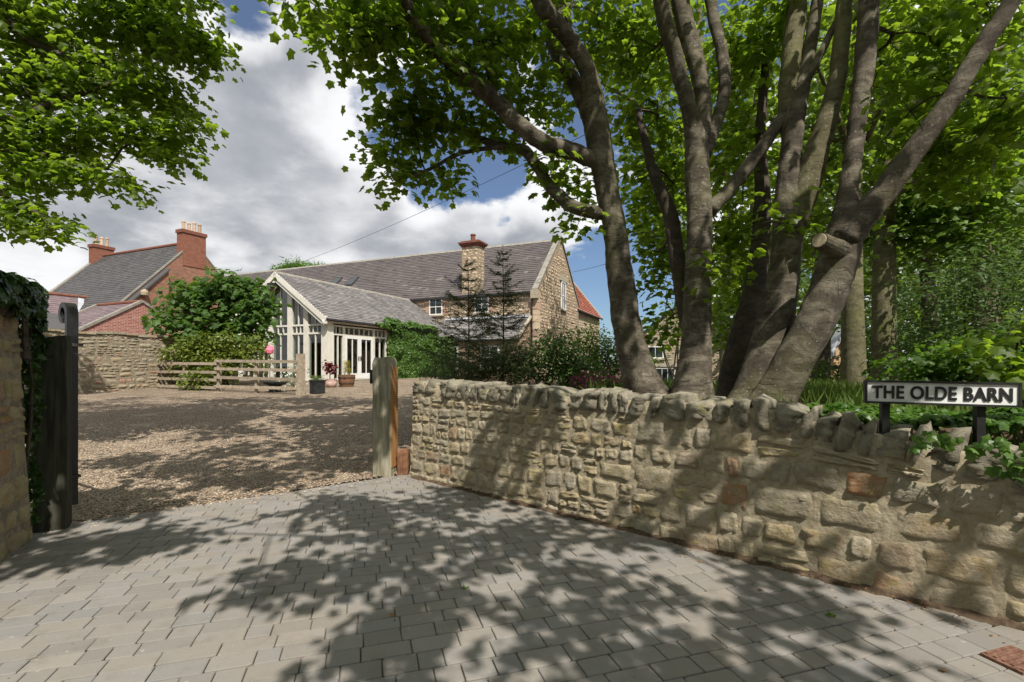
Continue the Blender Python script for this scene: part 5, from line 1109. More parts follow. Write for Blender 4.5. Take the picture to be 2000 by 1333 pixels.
lb = [Bp(60, 60, 7.4, 120, 70, .9, 85), Bp(200, 50, 7.4, 110, 60, .9, 75), Bp(310, 60, 7.4, 70, 60, .7, 42), Bp(370, 95, 7.3, 45, 40, .5, 26), Bp(400, 95, 7.3, 26, 26, .3, 9), Bp(60, 170, 7.3, 120, 50, .8, 66), Bp(200, 160, 7.4, 110, 50, .8, 62), Bp(310, 180, 7.4, 65, 50, .6, 36), Bp(355, 245, 7.3, 36, 40, .4, 15),
    Bp(60, 260, 7.2, 110, 50, .8, 55), Bp(190, 250, 7.3, 90, 45, .7, 46), Bp(290, 280, 7.3, 60, 40, .5, 26), Bp(355, 310, 7.2, 26, 22, .3, 8), Bp(50, 340, 7.1, 90, 36, .7, 36), Bp(170, 340, 7.2, 70, 30, .5, 26), Bp(240, 360, 7.2, 40, 18, .3, 9), Bp(20, 405, 6.9, 70, 26, .5, 17), Bp(90, 440, 6.8, 40, 18, .35, 9), Bp(20, 445, 6.9, 30, 14, .3, 5), Bp(120, 455, 6.7, 20, 10, .2, 5), Bp(60, 425, 6.8, 60, 18, .4, 12),
    Bp(-120, 60, 7.0, 120, 150, 1.0, 70), Bp(-110, 280, 6.9, 100, 100, .9, 50), Bp(100, -80, 7.4, 260, 70, 1.2, 130), Bp(330, -20, 7.4, 110, 40, .7, 36)]
lb += [(np.array([x, y, z]), np.array([r, r, h]), n) for x, y, z, r, h, n in ((-9, 6.5, 10, 2.4, 1.6, 120), (-6.5, 7.6, 9, 1.8, 1.0, 60), (-11.5, 7.5, 7, 2.2, 2.2, 100), (-7.2, 4.6, 9.6, 1.4, .8, 25), (-8.8, 4.4, 9.4, 1.5, .9, 30))]
lb += [shade(-15.3, 15.6, 1.5, 7.5, 1.0, .8, .7, 60), shade(-14.9, 16.6, .9, 7.0, .8, .6, .5, 40), shade(-15.6, 14.6, 1.6, 7.5, 1.0, .8, .7, 40)]
crown(ls, nodes, [(c, r, max(2, int(n*.78))) for c, r, n in lb], rng, 'maple', .104, 17, 'leaf_sycamore', .19, .55)

# roadside sycamore out of frame on the right, whose crown shades the paving
rng = np.random.default_rng(101)
r0_ = np.array([7.2, .9, .8])
rs = thing('sycamore_tree', r0_, 'roadside sycamore out of frame whose crown dapples the paving', 'tree')
nodes = []
def limb3(parent, pts, r, sides=10):
    c = catmull(np.column_stack([np.asarray(pts, float), np.asarray(r, float)]), 6); mb = MB(); mb.tube(c[:, :3], c[:, 3], sides, .5, True, .03, rng); mb.build('limb', M['bark'], parent, smooth_=True); return c[:, :3]
nodes.append(limb3(rs, [r0_-UP*.4, r0_+[0, 0, 2], r0_+[-.3, -.2, 4], r0_+[-.6, -.3, 6.5], r0_+[-.9, -.3, 9]], [.4, .33, .27, .2, .08], 14))
nodes.append(limb3(rs, [r0_+[-.3, -.2, 3.6], r0_+[-2.2, -.8, 4.9], r0_+[-4.4, -1.4, 5.8], r0_+[-6.6, -1.6, 6.2], r0_+[-8.2, -1.4, 6.1]], [.12, .085, .05, .025, .01]))
nodes.append(limb3(rs, [r0_+[-.3, -.2, 4.4], r0_+[-1.8, .8, 6], r0_+[-3.0, 1.8, 7], r0_+[-4, 2.6, 7.6]], [.15, .12, .08, .04]))
nodes = np.vstack(nodes)
sb = [shade(-3.55, 4.0, 0, 6.2, .55, .45, .25, 14), shade(-3.1, 4.25, 0, 6.2, .4, .25, .2, 7), shade(-4.2, 4.0, 0, 6.2, .5, .5, .25, 12), shade(-2.55, 4.55, 0, 6.1, .25, .15, .1, 2),
      shade(-1.9, 5.3, 0, 6.0, .6, .35, .25, 13), shade(-1.5, 4.5, 0, 6.0, .5, .35, .25, 12), shade(-1.35, 3.6, 0, 6.0, .4, .3, .2, 9), shade(-1.75, 3.25, 0, 6.0, .25, .12, .1, 3), shade(-.75, 3.2, 0, 6.0, .4, .3, .2, 9), shade(-.55, 2.6, 0, 5.8, .35, .3, .2, 8), shade(-.4, 4.1, 0, 6.2, .7, .5, .3, 19), shade(-.6, 5.2, 0, 6.4, .7, .5, .3, 19),
      shade(.5, 3.2, 0, 6.2, .6, .5, .3, 15), shade(.4, 2.4, 0, 6.0, .5, .4, .2, 10), shade(.9, 4.3, .4, 6.6, .5, .4, .3, 12), shade(1.5, 2.9, 0, 6.4, .6, .5, .3, 14), shade(1.3, 2.1, 0, 6.2, .6, .4, .3, 10), shade(2.3, 2.1, 0, 6.6, .6, .35, .2, 9), shade(-4.4, 5.5, 0, 6.6, .6, .4, .2, 16), shade(-3.5, 6.2, 0, 6.6, .6, .35, .2, 16), shade(-2.4, 7.1, 0, 6.6, .6, .35, .2, 14), shade(-4.6, 6.8, 0, 6.8, .6, .4, .2, 14), shade(-5.6, 7.4, .1, 7, .7, .5, .2, 16),
      shade(.0, 5.3, .7, 7.0, .5, .4, .3, 11), shade(1.5, 4.0, .5, 7.2, .5, .35, .3, 11), shade(2.1, 3.5, .5, 7.2, .5, .35, .3, 9), shade(2.6, 3.0, .4, 7.0, .4, .3, .3, 6),
      shade(1.5, 6.3, 2.0, 7.6, .6, .5, .4, 11), shade(2.4, 6.0, 2.2, 8.0, .7, .6, .4, 13), shade(3.2, 5.6, 2.4, 8.0, .7, .6, .4, 11), shade(4.2, 5.0, 3.0, 8.2, .9, .8, .6, 20), shade(2.0, 6.2, 4.0, 9.2, 1.2, .8, .5, 24), shade(-3.7, 4.3, 1.0, 6.4, .5, .4, .3, 10), shade(-.6, 2.2, 0, 5.5, .4, .2, .2, 4)]
crown(rs, nodes, sb, rng, 'maple', .13, 19, 'leaf_sycamore', .18, .5, clear=sun_gap)

# unseen tree and hedge added behind the viewpoint to hold back sky light
rng = np.random.default_rng(105)
b0 = np.array([-1.5, -8.5, 0.0]); bt = thing('sky_screen_tree', b0, 'unseen broad tree added behind the viewpoint to cut sky light', 'tree')
nd = [limb3(bt, [b0-UP*.3, b0+UP*2.5, b0+UP*5, b0+UP*9], [.45, .36, .28, .1], 14)]
for dx, dy in ((3.5, 1.5), (-4, 1), (1, -3), (5, -1)): nd.append(limb3(bt, [b0+UP*3.5, b0+[dx*.5, dy*.5, 5.2], b0+[dx, dy, 6.6]], [.18, .11, .05]))
crown(bt, np.vstack(nd), [(b0+np.array([x, y, z]), np.array([2.4, 1.8, 1.8]), 110) for x, y, z in ((-6, 1.5, 6.5), (-3, 2.5, 7.5), (0, 3.2, 8), (3, 3.0, 8), (6, 2.0, 7), (-2, 0, 5), (2, 0, 5), (5, 0, 4.5), (-5, 0, 4.5), (9, 1, 5), (9, 1, 7.5), (-9, 1, 5), (-9, 1, 7.5))], rng, 'maple', .24, 9, 'leaf_wood', .36, .6, clear=lambda p: (p-S*(p[2]/S[2]))[1] > 1.2)
b0 = np.array([0, -7.0, 0.0]); bh = thing('sky_screen_hedge', b0, 'unseen hedge across the road behind the viewpoint', 'sky_screen_hedge')
mb = MB(); V = []
for i in range(61):
    x = -15+30*i/60
    for j, (dy, z) in enumerate(((.9, 0), (1.0, 1.2), (.8, 2.6), (.2, 3.0), (-.8, 2.7), (-1, 0))): V.append((x, -7+dy+.1*rng.standard_normal(), z+.12*rng.standard_normal()*(z > 0)))
mb.add(V, [(i*6+j, i*6+6+j, i*6+7+j, i*6+1+j) for i in range(60) for j in range(5)]); mb.build('branches', M['bark_dark'], bh)
mb = MB(); N = 7000; x = rng.uniform(-15, 15, N); z = rng.uniform(.1, 2.9, N); pos = np.column_stack([x, -6.0+.12*rng.standard_normal(N), z]); add_leaves(mb, pos, np.tile([0, 1, .6], (N, 1))+.6*rng.standard_normal((N, 3)), .14, 'oval', rng); mb.build('foliage', M['leaf_bush'], bh)

b0 = np.array([-10.5, -1.5, 0.0]); b2 = thing('sky_screen_tree', b0, 'unseen broad tree added left of the viewpoint to cut sky light', 'tree')  # added out of view, blocks sky light coming from the left
nd = [limb3(b2, [b0-UP*.3, b0+UP*2.5, b0+UP*5, b0+UP*8], [.4, .32, .25, .1], 14)]
crown(b2, np.vstack(nd), [(b0+np.array([x, y, z]), np.array([1.8, 2.0, 1.8]), 100) for x, y, z in ((0, 0, 4), (0, 2.2, 5.5), (0, -2.2, 5.5), (.5, 0, 7.5), (0, -4, 4), (1, -2, 8))], rng, 'maple', .24, 9, 'leaf_wood', .36, .6)
# ------------------------------------------------------------------ woodland on the right
rng = np.random.default_rng(111)
def wood_tree(name, px, Y, zb, h, rpx, blobs, label, mat='leaf_wood', bark='bark_green', leaf='maple', size=.16, per=11, lean=0.0, group='woodland trees behind the sign', spread=.32, power=2.0):
    b = P(px, 700, Y); b[2] = zb
    tr = thing(name, b, label, 'tree', group); r = rpx*Y/F
    pts = [b-UP*.4, b+UP*h*.25+[.1*rng.standard_normal(), 0, 0], b+UP*h*.5+[lean*.4, .1, 0], b+UP*h*.75+[lean*.8, 0, 0], b+UP*h+[lean, 0, 0]]
    c = catmull(np.column_stack([np.array(pts), [r*1.25, r, r*.85, r*.6, r*.2]]), 6); mb = MB(); mb.tube(c[:, :3], c[:, 3], 12, .5, True, .04, rng); mb.build('trunk', M[bark], tr, smooth_=True)
    nd = [c[:, :3]]
    for k in range(5):
        z = h*rng.uniform(.35, .85); q = b+UP*z+[lean*z/h, 0, 0]; th = rng.random()*6.28; L = h*rng.uniform(.15, .3); e = q+np.array([math.cos(th)*L, math.sin(th)*L, L*.6])
        cc = catmull(np.column_stack([[q, (q+e)/2+UP*.1, e], [r*.4, r*.28, r*.08]]), 4); mb = MB(); mb.tube(cc[:, :3], cc[:, 3], 6); mb.build('limb', M[bark], tr, smooth_=True); nd.append(cc[:, :3])
    crown(tr, np.vstack(nd), blobs, rng, leaf, size, per, mat, spread, .55, bark='bark_dark', power=power, r0=.004); return tr
wood_tree('woodland_tree', 1668, 9.2, .65, 9, 19, [Bp(1640, 200, 9.4, 110, 120, 1.2, 60), Bp(1720, 80, 9.6, 150, 130, 1.2, 75), Bp(1600, 330, 9.4, 60, 70, .8, 26)], 'young greenish trunk nearest the sign board, under high leaves', lean=.1)
wood_tree('woodland_tree', 1728, 10.5, .55, 10, 19, [Bp(1780, 200, 10.8, 140, 110, 1.3, 60), Bp(1850, 60, 11, 180, 120, 1.5, 80), Bp(1760, 330, 10.6, 110, 60, 1.0, 44)], 'straight greenish trunk just right of the slender one at the sign', lean=.25)
wood_tree('woodland_tree', 1922, 11.0, .5, 10, 20, [Bp(1930, 340, 10.0, 160, 110, 1.5, 120), Bp(1800, 420, 10.4, 110, 70, 1.2, 66), Bp(1990, 180, 11, 160, 130, 1.5, 90), Bp(1720, 420, 10.8, 60, 50, .8, 24), Bp(1880, 470, 10.2, 90, 40, 1.0, 34)], 'tree with bright arching leaves above the name board', 'leaf_bright', lean=-.2)
wood_tree('woodland_tree', 1358, 12.5, .3, 11, 16, [Bp(1290, 300, 12.5, 60, 140, 1.3, 60), Bp(1270, 100, 12.5, 100, 130, 1.5, 80), Bp(1300, 460, 12.0, 55, 60, 1.2, 34)], 'leafy tree whose crown fills the gap between the two leftmost stems', lean=.1)
wood_tree('woodland_tree', 1480, 14.5, .1, 12, 14, [Bp(1430, 250, 14, 110, 200, 1.5, 110), Bp(1500, 60, 14, 150, 130, 1.5, 90), Bp(1450, 520, 13.5, 70, 110, 1.2, 90), Bp(1440, 640, 13, 50, 60, 1.0, 40), Bp(1310, 400, 13.5, 45, 120, 1.2, 50), Bp(1580, 350, 14, 80, 150, 1.5, 70)], 'dense tree crown behind the middle stems', 'leaf_wood')
wood_tree('woodland_tree', 1600, 18.0, -.2, 13, 14, [Bp(1620, 150, 18, 200, 170, 2.5, 140), Bp(1610, 420, 17, 80, 130, 1.5, 110), Bp(1650, 560, 16, 60, 50, 1.2, 50), Bp(1720, 480, 17, 90, 90, 1.5, 80), Bp(1560, 620, 16, 50, 50, 1.0, 26)], 'dark tree with drooping crown behind the buff cottage', 'leaf_wood', 'bark_dark')
wood_tree('woodland_tree', 1805, 15.0, -.1, 13, 12, [Bp(1850, 200, 16, 220, 180, 2.5, 150), Bp(1760, 480, 15.5, 60, 60, 1.5, 26), Bp(1900, 480, 15, 120, 100, 2, 80)], 'thin dark straight trunk standing deep in the wood', 'leaf_wood', 'bark_dark')
wood_tree('woodland_tree', 2080, 13.0, .3, 12, 18, [Bp(2050, 120, 13, 160, 220, 2, 120), Bp(2060, 420, 12, 140, 140, 1.6, 100), Bp(1990, 520, 12, 60, 80, 1.0, 40)], 'large tree at the edge of the wood beyond the sign', 'leaf_wood')
wood_tree('woodland_tree', 1740, 22.0, -.4, 13, 10, [Bp(1740, 300, 22, 170, 220, 3, 120), Bp(1700, 560, 22, 90, 80, 2, 50), Bp(1830, 600, 22, 80, 90, 2, 60)], 'hazy green tree far behind the trunks', 'leaf_elder', leaf='dia', size=.3, per=9)
wood_tree('woodland_tree', 1960, 20.0, -.3, 12, 10, [Bp(1960, 380, 20, 200, 260, 3, 170), Bp(1930, 620, 18, 130, 110, 2, 90)], 'bushy tree at the back of the wood beyond the board', 'leaf_wood', leaf='dia', size=.3, per=9)
wood_tree('woodland_tree', 1420, 24.0, -.5, 13, 10, [Bp(1440, 350, 24, 120, 300, 3, 150), Bp(1340, 120, 24, 150, 160, 3, 100), Bp(1400, 610, 22, 70, 70, 2, 50)], 'tall tree behind the stone cottage roof', 'leaf_wood', leaf='dia', size=.32, per=9)
wood_tree('woodland_tree', 1530, 30.0, -.5, 13, 8, [Bp(1540, 560, 30, 140, 130, 3, 140), Bp(1600, 300, 30, 150, 200, 3, 140), Bp(1900, 560, 30, 220, 180, 3, 200), Bp(1760, 300, 30, 150, 200, 3, 150), Bp(1980, 300, 30, 160, 220, 3, 170), Bp(1760, 600, 29, 130, 90, 2, 130), Bp(1700, 670, 30, 150, 45, 2, 90), Bp(1560, 660, 36, 90, 50, 2, 60), Bp(1950, 680, 28, 150, 50, 2, 90)], 'wide belt tree closing the back of the wood', 'leaf_elder', leaf='dia', size=.42, per=8, spread=.5)

# the far edge of the wood, one dense mass
mb = MB(); N = 15000; px_ = 1350+rng.random(N)*1000; Yw = 38+rng.random(N)*6; zw = -1.5+rng.random(N)**.9*19
hw = mnoise; lim = np.array([13+5*mnoise.noise(Vector((a*.012, 0, 3)))-(5 if a < 1420 else 0) for a in px_]); k = zw < lim; px_, Yw, zw = px_[k], Yw[k], zw[k]; N = len(zw)
pos = np.column_stack([(px_-HX)/F*Yw, Yw, zw]); add_leaves(mb, pos, rng.standard_normal((N, 3))+[0, -.6, .8], .75, 'oval', rng)
tag(mb.build('far_wood', M['leaf_wood'], origin=(0, 0, 0)), 'dense green mass of woodland closing the view behind the trunks', 'woodland', kind='stuff')
# ------------------------------------------------------------------ shrubs
def shrub(name, base, blobs, label, mat, leaf='oval', size=.07, per=12, spread=.15, cat='shrub', group=None, stems=5, bark='bark_dark', flat=.8, power=2.2, droop=.4, clear=None):
    s_ = thing(name, base, label, cat, group); nd = []
    for k in range(stems):
        c0 = blobs[k % len(blobs)][0]; a = np.asarray(base, float)+[.12*rng.standard_normal(), .12*rng.standard_normal(), -.05]
        c = catmull([a, a*.55+c0*.45+rng.standard_normal(3)*.06+UP*.08, c0], 5); mb = MB(); mb.tube(c, np.linspace(.022, .008, len(c)), 6); mb.build('stem', M[bark], s_); nd.append(c)
    crown(s_, np.vstack(nd), blobs, rng, leaf, size, per, mat, spread, flat, power=power, droop=droop, r0=.0028, name='foliage', clear=clear); return s_
def gpt(px, Y): x = (px-HX)/F*Y; return np.array([x, Y, gz(x, Y)])
# fig tree by the conservatory
fb = gpt(430, 20.6)
ft = thing('fig_tree', fb, 'spreading fig tree with big glossy leaves beside the glazed gable', 'tree'); nd = []
for px, py, Y in ((350, 590, 20.0), (400, 560, 20.6), (440, 545, 20.8), (480, 560, 20.6), (520, 600, 20.4), (370, 640, 19.8), (540, 560, 20.6)):
    e = P(px, py, Y); c = catmull([fb-UP*.1+rng.standard_normal(3)*.1, fb*.6+e*.4+UP*.1, e], 5); mb = MB(); mb.tube(c, np.linspace(.06, .018, len(c)), 8); mb.build('stem', M['bark_green'], ft, smooth_=True); nd.append(c)
fig_b = [Bp(440, 560, 20.6, 55, 30, .9, 42), Bp(370, 580, 20.2, 45, 35, .8, 36), Bp(335, 625, 19.8, 32, 35, .7, 24), Bp(480, 575, 20.6, 50, 36, .8, 36), Bp(512, 600, 20.4, 26, 46, .6, 26), Bp(430, 620, 20.0, 80, 40, .9, 50), Bp(380, 655, 19.8, 50, 25, .6, 24), Bp(490, 650, 20.2, 50, 30, .6, 24)]
crown(ft, np.vstack(nd), fig_b, rng, 'maple', .25, 10, 'leaf_fig', .26, .7, bark='bark_green', r0=.006, droop=.6)
shrub('laurel_shrub', gpt(420, 19.2), [Bp(380, 690, 19.0, 50, 38, .6, 90), Bp(440, 685, 19.2, 55, 36, .6, 100), Bp(490, 695, 19.3, 38, 40, .5, 70), Bp(410, 725, 18.8, 60, 28, .4, 70), Bp(350, 700, 18.9, 22, 40, .4, 36), Bp(385, 745, 18.0, 30, 18, .25, 26)], 'rounded yellow green laurel bush behind the rail fence', 'leaf_laurel', 'oval', .17, 12, .16)
# creeper over the end of the conservatory
def cling(name, label, cat, faces, mat, leaf, size, n, stems=8, lift=.12):
    """leaves over wall faces: (corner, u, v, inside) ; n per face"""
    t_ = thing(name, faces[0][0], label, cat); mb = MB(); tw = MB()
    for o_, u_, v_, nn, N, ins in faces:
        a = rng.random((N, 2)); k = np.array([ins(*q) for q in a]); a = a[k]; N = len(a)
        lf_ = np.array([lift*(.3+.9*mnoise.noise(Vector((q[0]*7, q[1]*5, 3.1)))+.5) for q in a])
        pos = o_+a[:, :1]*u_+a[:, 1:]*v_+nn*(np.maximum(.02, lf_)+.05*rng.random(N))[:, None]
        nor = nn+.35*UP+.5*rng.standard_normal((N, 3)); add_leaves(mb, pos, nor, size, leaf, rng, np.tile([0, 0, -1.0], (N, 1)))
        for _ in range(stems):
            p = rng.random()*.9; pts = [o_+u_*(p+.05*math.sin(j+p*9))+v_*(j/6*rng.uniform(.8, .95))+nn*.03 for j in range(7)]; tw.tube(pts, np.linspace(.02, .006, 7), 5)
    tag(tw.build('vine_stems', M['bark_dark'], t_), kind='stuff'); mb.build('foliage', M[mat], t_); return t_
A0 = cp(-.06, 4.1, .72)
cling('virginia_creeper', 'bright green creeper smothering the wall at the end of the conservatory', 'creeper',
      [(A0, vB*5.0, UP*3.1, nG, 9000, lambda a, b: a > .05*math.sin(b*9)+.03 and b < .98), (cp(-.12, 3.0, 3.35), vB*2.2, UP*.42, nG, 900, lambda a, b: b > (1-a)*.7), (cp(-.1, 8.8, .72), uB*-1.6, UP*2.6, -vB, 1600, lambda a, b: True), (cp(-.3, 4.0, 3.55), vB*4.9, uB*.5+UP*.4, nG*.5+UP, 1500, lambda a, b: b < .75+.25*math.sin(a*14))], 'leaf_creeper', 'maple', .115, 0, lift=.22)
# ivy over the left wall end
iv = [(lplace(LLn-1.0, 1.9, 0.02), LD3*1.15, UP*.32, LN3, 700, lambda a, b: b > .35-.3*a+.15*math.sin(a*17)), (lplace(LLn+.02, .15, .03), -LN3*.55, UP*1.95, LD3, 1500, lambda a, b: True), (lplace(LLn-1.3, 2.16, .05), LD3*1.4, -LN3*.6+UP*.05, UP+LN3*.3, 1500, lambda a, b: True), (lplace(LLn-.03, 1.55, .0), LD3*.28+LN3*.0, UP*.65, LN3, 500, lambda a, b: a > .55-.5*b)]
cling('ivy', 'dark glossy ivy spilling over the top of the tall stone wall end', 'ivy', iv, 'leaf_ivy', 'maple', .062, 0, lift=.05)
# two young spruces
def spruce(px, Y, ztop, label, width, seed):
    r_ = np.random.default_rng(seed); b = gpt(px, Y); h = ztop-b[2]
    t_ = thing('spruce_tree', b, label, 'tree', 'young spruces behind the low wall')
    mb = MB(); mb.tube([b-UP*.1, b+UP*h*.5+[.02, 0, 0], b+UP*h], [.022, .013, .004], 8); mb.build('trunk', M['bark_dark'], t_)
    br = MB(); nd = MB(); pos = []; fw = []
    z = h*.10
    while z < h*.985:
        f_ = 1-z/h; k = int(r_.integers(3, 7)) if f_ > .12 else 4; ph = r_.random()*6.28
        for i in range(k):
            th = ph+i*6.28/k+.4*r_.standard_normal(); d = np.array([math.cos(th), math.sin(th), 0]); L2 = (width*(f_**.85)+.04)*r_.uniform(.45, 1.15); up = r_.uniform(.18, .62)
            z1 = z+.08*r_.standard_normal()*f_
            q = [b+UP*z1, b+UP*(z1+L2*up*.35)+d*L2*.5, b+UP*(z1+L2*up)+d*L2+rng.standard_normal(3)*.03]; br.tube(q, [.007, .0045, .0018], 4, .5, False)
            c = catmull(q, 7); side = np.cross(d, UP)
            for j in range(3, len(c)):
                for e in (1, -1):
                    if r_.random() < .25: continue
                    l3 = L2*.42*(1-j/len(c)*.75)*r_.uniform(.5, 1.3); e3 = c[j]+(side*e*r_.uniform(.5, 1)+d*.75)*l3+UP*l3*r_.uniform(-.35, .25); br.tube([c[j], e3], [.0028, .0013], 3, .5, False)
                    m_ = max(3, int(l3*95*(.5+f_))); u = r_.random(m_)[:, None]; pos.append(c[j]*(1-u)+e3*u); fw.append(np.tile(nrm(e3-c[j]), (m_, 1))+.7*r_.standard_normal((m_, 3)))
            m_ = int(L2*60)+4; u = .25+.75*r_.random(m_); ii = (u*(len(c)-1)).astype(int); pos.append(c[ii]+r_.standard_normal((m_, 3))*.008); fw.append(np.tile(d, (m_, 1))+.7*r_.standard_normal((m_, 3)))
        z += r_.uniform(.10, .22)
    pos = np.vstack(pos); fw = np.vstack(fw); add_leaves(nd, pos, r_.standard_normal((len(pos), 3)), .055, 'strap', r_, fw)
    br.build('branches', M['bark_dark'], t_); nd.build('needles', M['leaf_conifer'], t_)
spruce(982, 10.6, P(0, 478, 10.6)[2], 'taller of the two thin young spruces before the barn chimney', 1.35, 7)
spruce(914, 10.0, P(0, 505, 10.0)[2], 'shorter young spruce to the left, nearer the creeper', 1.35, 8)
# bushes along the garden side of the wall
GB = 'bushes behind the low wall'
shrub('garden_bush', gpt(1080, 9.5), [Bp(1080, 690, 9.5, 55, 45, .5, 110), Bp(1120, 725, 9.3, 50, 35, .5, 80), Bp(1030, 725, 9.4, 45, 40, .4, 80)], 'leafy bush right of the young spruces', 'leaf_creeper', 'oval', .085, 13, .15, group=GB)
shrub('garden_bush', gpt(1165, 11.0), [Bp(1150, 680, 11, 55, 45, .6, 120), Bp(1185, 705, 10.8, 42, 50, .5, 120), Bp(1130, 740, 10.6, 50, 30, .5, 70)], 'fresh green bush against the barn gable beside the left stem', 'leaf_bright', 'oval', .085, 13, .16, group=GB)
shrub('garden_bush', gpt(900, 8.8), [Bp(890, 730, 8.8, 45, 30, .4, 60), Bp(950, 725, 8.8, 55, 38, .4, 80), Bp(1000, 705, 9.0, 42, 48, .4, 80)], 'low dark conifer scrub at the foot of the young spruces', 'leaf_conifer', 'strap', .09, 40, .16, group=GB)
shrub('garden_bush', gpt(845, 9.6), [Bp(850, 722, 9.6, 22, 22, .3, 14), Bp(880, 700, 9.8, 26, 20, .3, 10)], 'thin feathery bush near the wall end in front of the barn', 'leaf_conifer', 'strap', .09, 40, .16, group=GB)
shrub('azalea', gpt(1170, 8.2), [Bp(1150, 748, 8.2, 34, 9, .3, 16), Bp(1195, 745, 8.0, 30, 9, .3, 14)], 'low shrub with magenta flowers at the foot of the left stem', 'petal_magenta', 'oval', .06, 10, .10)
shrub('garden_bush', gpt(1205, 7.8), [Bp(1205, 756, 7.8, 20, 8, .25, 14)], 'small lime green plant on the wall beside the left stem', 'leaf_bright', 'oval', .06, 10, .08, group=GB)
shrub('garden_bush', gpt(1275, 17.0), [Bp(1268, 705, 17, 22, 14, .5, 16), Bp(1325, 752, 16, 14, 12, .4, 10)], 'green bush below the cottage window', 'leaf_bright', 'oval', .13, 12, .2, group=GB)
shrub('garden_bush', gpt(1330, 12.0), [Bp(1330, 600, 11.5, 30, 30, .5, 14), Bp(1285, 640, 12, 40, 8, .4, 8)], 'leafy sapling spreading in front of the cottage gable', 'leaf_bright', 'oval', .11, 12, .2, group=GB)
# undergrowth on the right
UG = 'undergrowth bushes below the wood'
shrub('elder_bush', gpt(1900, 9.0), [Bp(1870, 560, 9.0, 90, 70, .8, 90), Bp(1960, 540, 8.8, 80, 80, .8, 90), Bp(1990, 640, 8.4, 70, 60, .7, 70), Bp(1830, 650, 9.2, 70, 50, .7, 56)], 'grey green elder bush filling the space above the name board', 'leaf_elder', 'oval', .10, 13, .2, group=UG)
shrub('bramble_bush', gpt(1850, 6.4), [Bp(1800, 720, 6.8, 80, 26, .5, 36), Bp(1900, 710, 6.4, 90, 30, .5, 44), Bp(1980, 690, 5.8, 60, 40, .4, 34)], 'leafy bramble showing just above the name board', 'leaf_bush', 'maple', .085, 14, .18, group=UG)
shrub('bramble_bush', gpt(1640, 13.0), [Bp(1600, 735, 13, 60, 24, .7, 40), Bp(1680, 720, 12.5, 50, 30, .6, 36), Bp(1570, 760, 12, 40, 14, .5, 20)], 'dark laurel bush under the flat roofed shelter', 'leaf_bush', 'oval', .12, 12, .2, group=UG)
shrub('bramble_bush', gpt(1770, 12.0), [Bp(1760, 700, 12, 60, 50, .9, 70), Bp(1830, 690, 12, 60, 50, .9, 70), Bp(1790, 750, 11, 80, 25, .8, 50)], 'dark bush between the second trunk and the name board', 'leaf_bush', 'oval', .12, 12, .22, group=UG)
shrub('hanging_sycamore_shoot', gpt(1990, 4.6), [Bp(1990, 655, 4.6, 40, 20, .2, 6), Bp(1950, 705, 4.4, 50, 16, .2, 6), Bp(1985, 720, 4.4, 30, 16, .2, 5)], 'broad leaved sycamore shoot over the right end of the board', 'leaf_sycamore', 'maple', .105, 10, .14, group=UG)
# ground ivy at the wall top by the sign posts
gi = [(np.array([2.1, 3.75, 1.02]), np.array([1.5, -.9, 0]), np.array([.5, .7, 0]), UP, 2600, lambda a, b: True), (wall_place(5.25, .86, .03), WD3*1.1, UP*.24, WN3, 200, lambda a, b: b > .35+.4*math.sin(a*11)*(1-b))]
cling('ground_ivy', 'low ivy and cleavers creeping over the wall top under the sign', 'ivy', gi, 'leaf_creeper', 'maple', .055, 0, 1, lift=.10)
# long grass behind the wall
mb = MB(); N = 9000; x = rng.uniform(1.2, 7.5, N); y = 2.6+rng.random(N)*9; k0 = (np.hypot((x-2.6)/1.5, y-6.0) > 1.0); x, y = x[k0], y[k0]
k = np.array([beyond_wall(a, b) > .5 and a/b < 1.2 for a, b in zip(x, y)]); x, y = x[k], y[k]; pos = np.column_stack([x, y, [gz(a, b) for a, b in zip(x, y)]])
fw = np.column_stack([.5*rng.standard_normal((len(x), 2)), np.ones(len(x))]); nor = np.column_stack([rng.standard_normal((len(x), 2)), .2*np.ones(len(x))])
add_leaves(mb, pos, nor, .26, 'strap', rng, fw); tag(mb.build('long_grass', M['grass'], origin=(0, 0, 0)), 'long green grass growing under the trees behind the wall', 'grass', kind='stuff')
# weeds in the joints
for px, py, lab in ((1620, 1204, 'tiny yellow green weed sprouting from the paving near the wall'), (910, 1150, 'small green tuft in a paving joint in the middle of the drive')):
    Y = EYE*F/(py-HY); b = np.array([(px-HX)/F*Y, Y, 0.0]); mb = MB(); n_ = 12; pos = np.tile(b, (n_, 1))+rng.standard_normal((n_, 3))*[.01, .01, .001]; add_leaves(mb, pos, rng.standard_normal((n_, 3))*[1, 1, .3]+UP*.6, .028, 'oval', rng, rng.standard_normal((n_, 3))+UP*.8); tag(mb.build('weed', M['leaf_bright']), lab, 'weed')
# fallen leaves
for px, py, lab in ((763, 1203, 'fallen orange leaf lying in the middle of the paving'), (1489, 1156, 'fallen orange leaf lying near the foot of the wall'), (1850, 1316, 'brown leaf stalk lying at the front by the cover'), (270, 1017, 'reddish leaf lying near the gravel edge by the dark post')):
    Y = EYE*F/(py-HY); b = np.array([[(px-HX)/F*Y, Y, .016]]); mb = MB(); add_leaves(mb, b, np.array([[.2, .1, 1.0]]), .05, 'maple', rng); tag(mb.build('fallen_leaf', M['dead_leaf']), lab, 'leaf', 'fallen leaves on the paving')
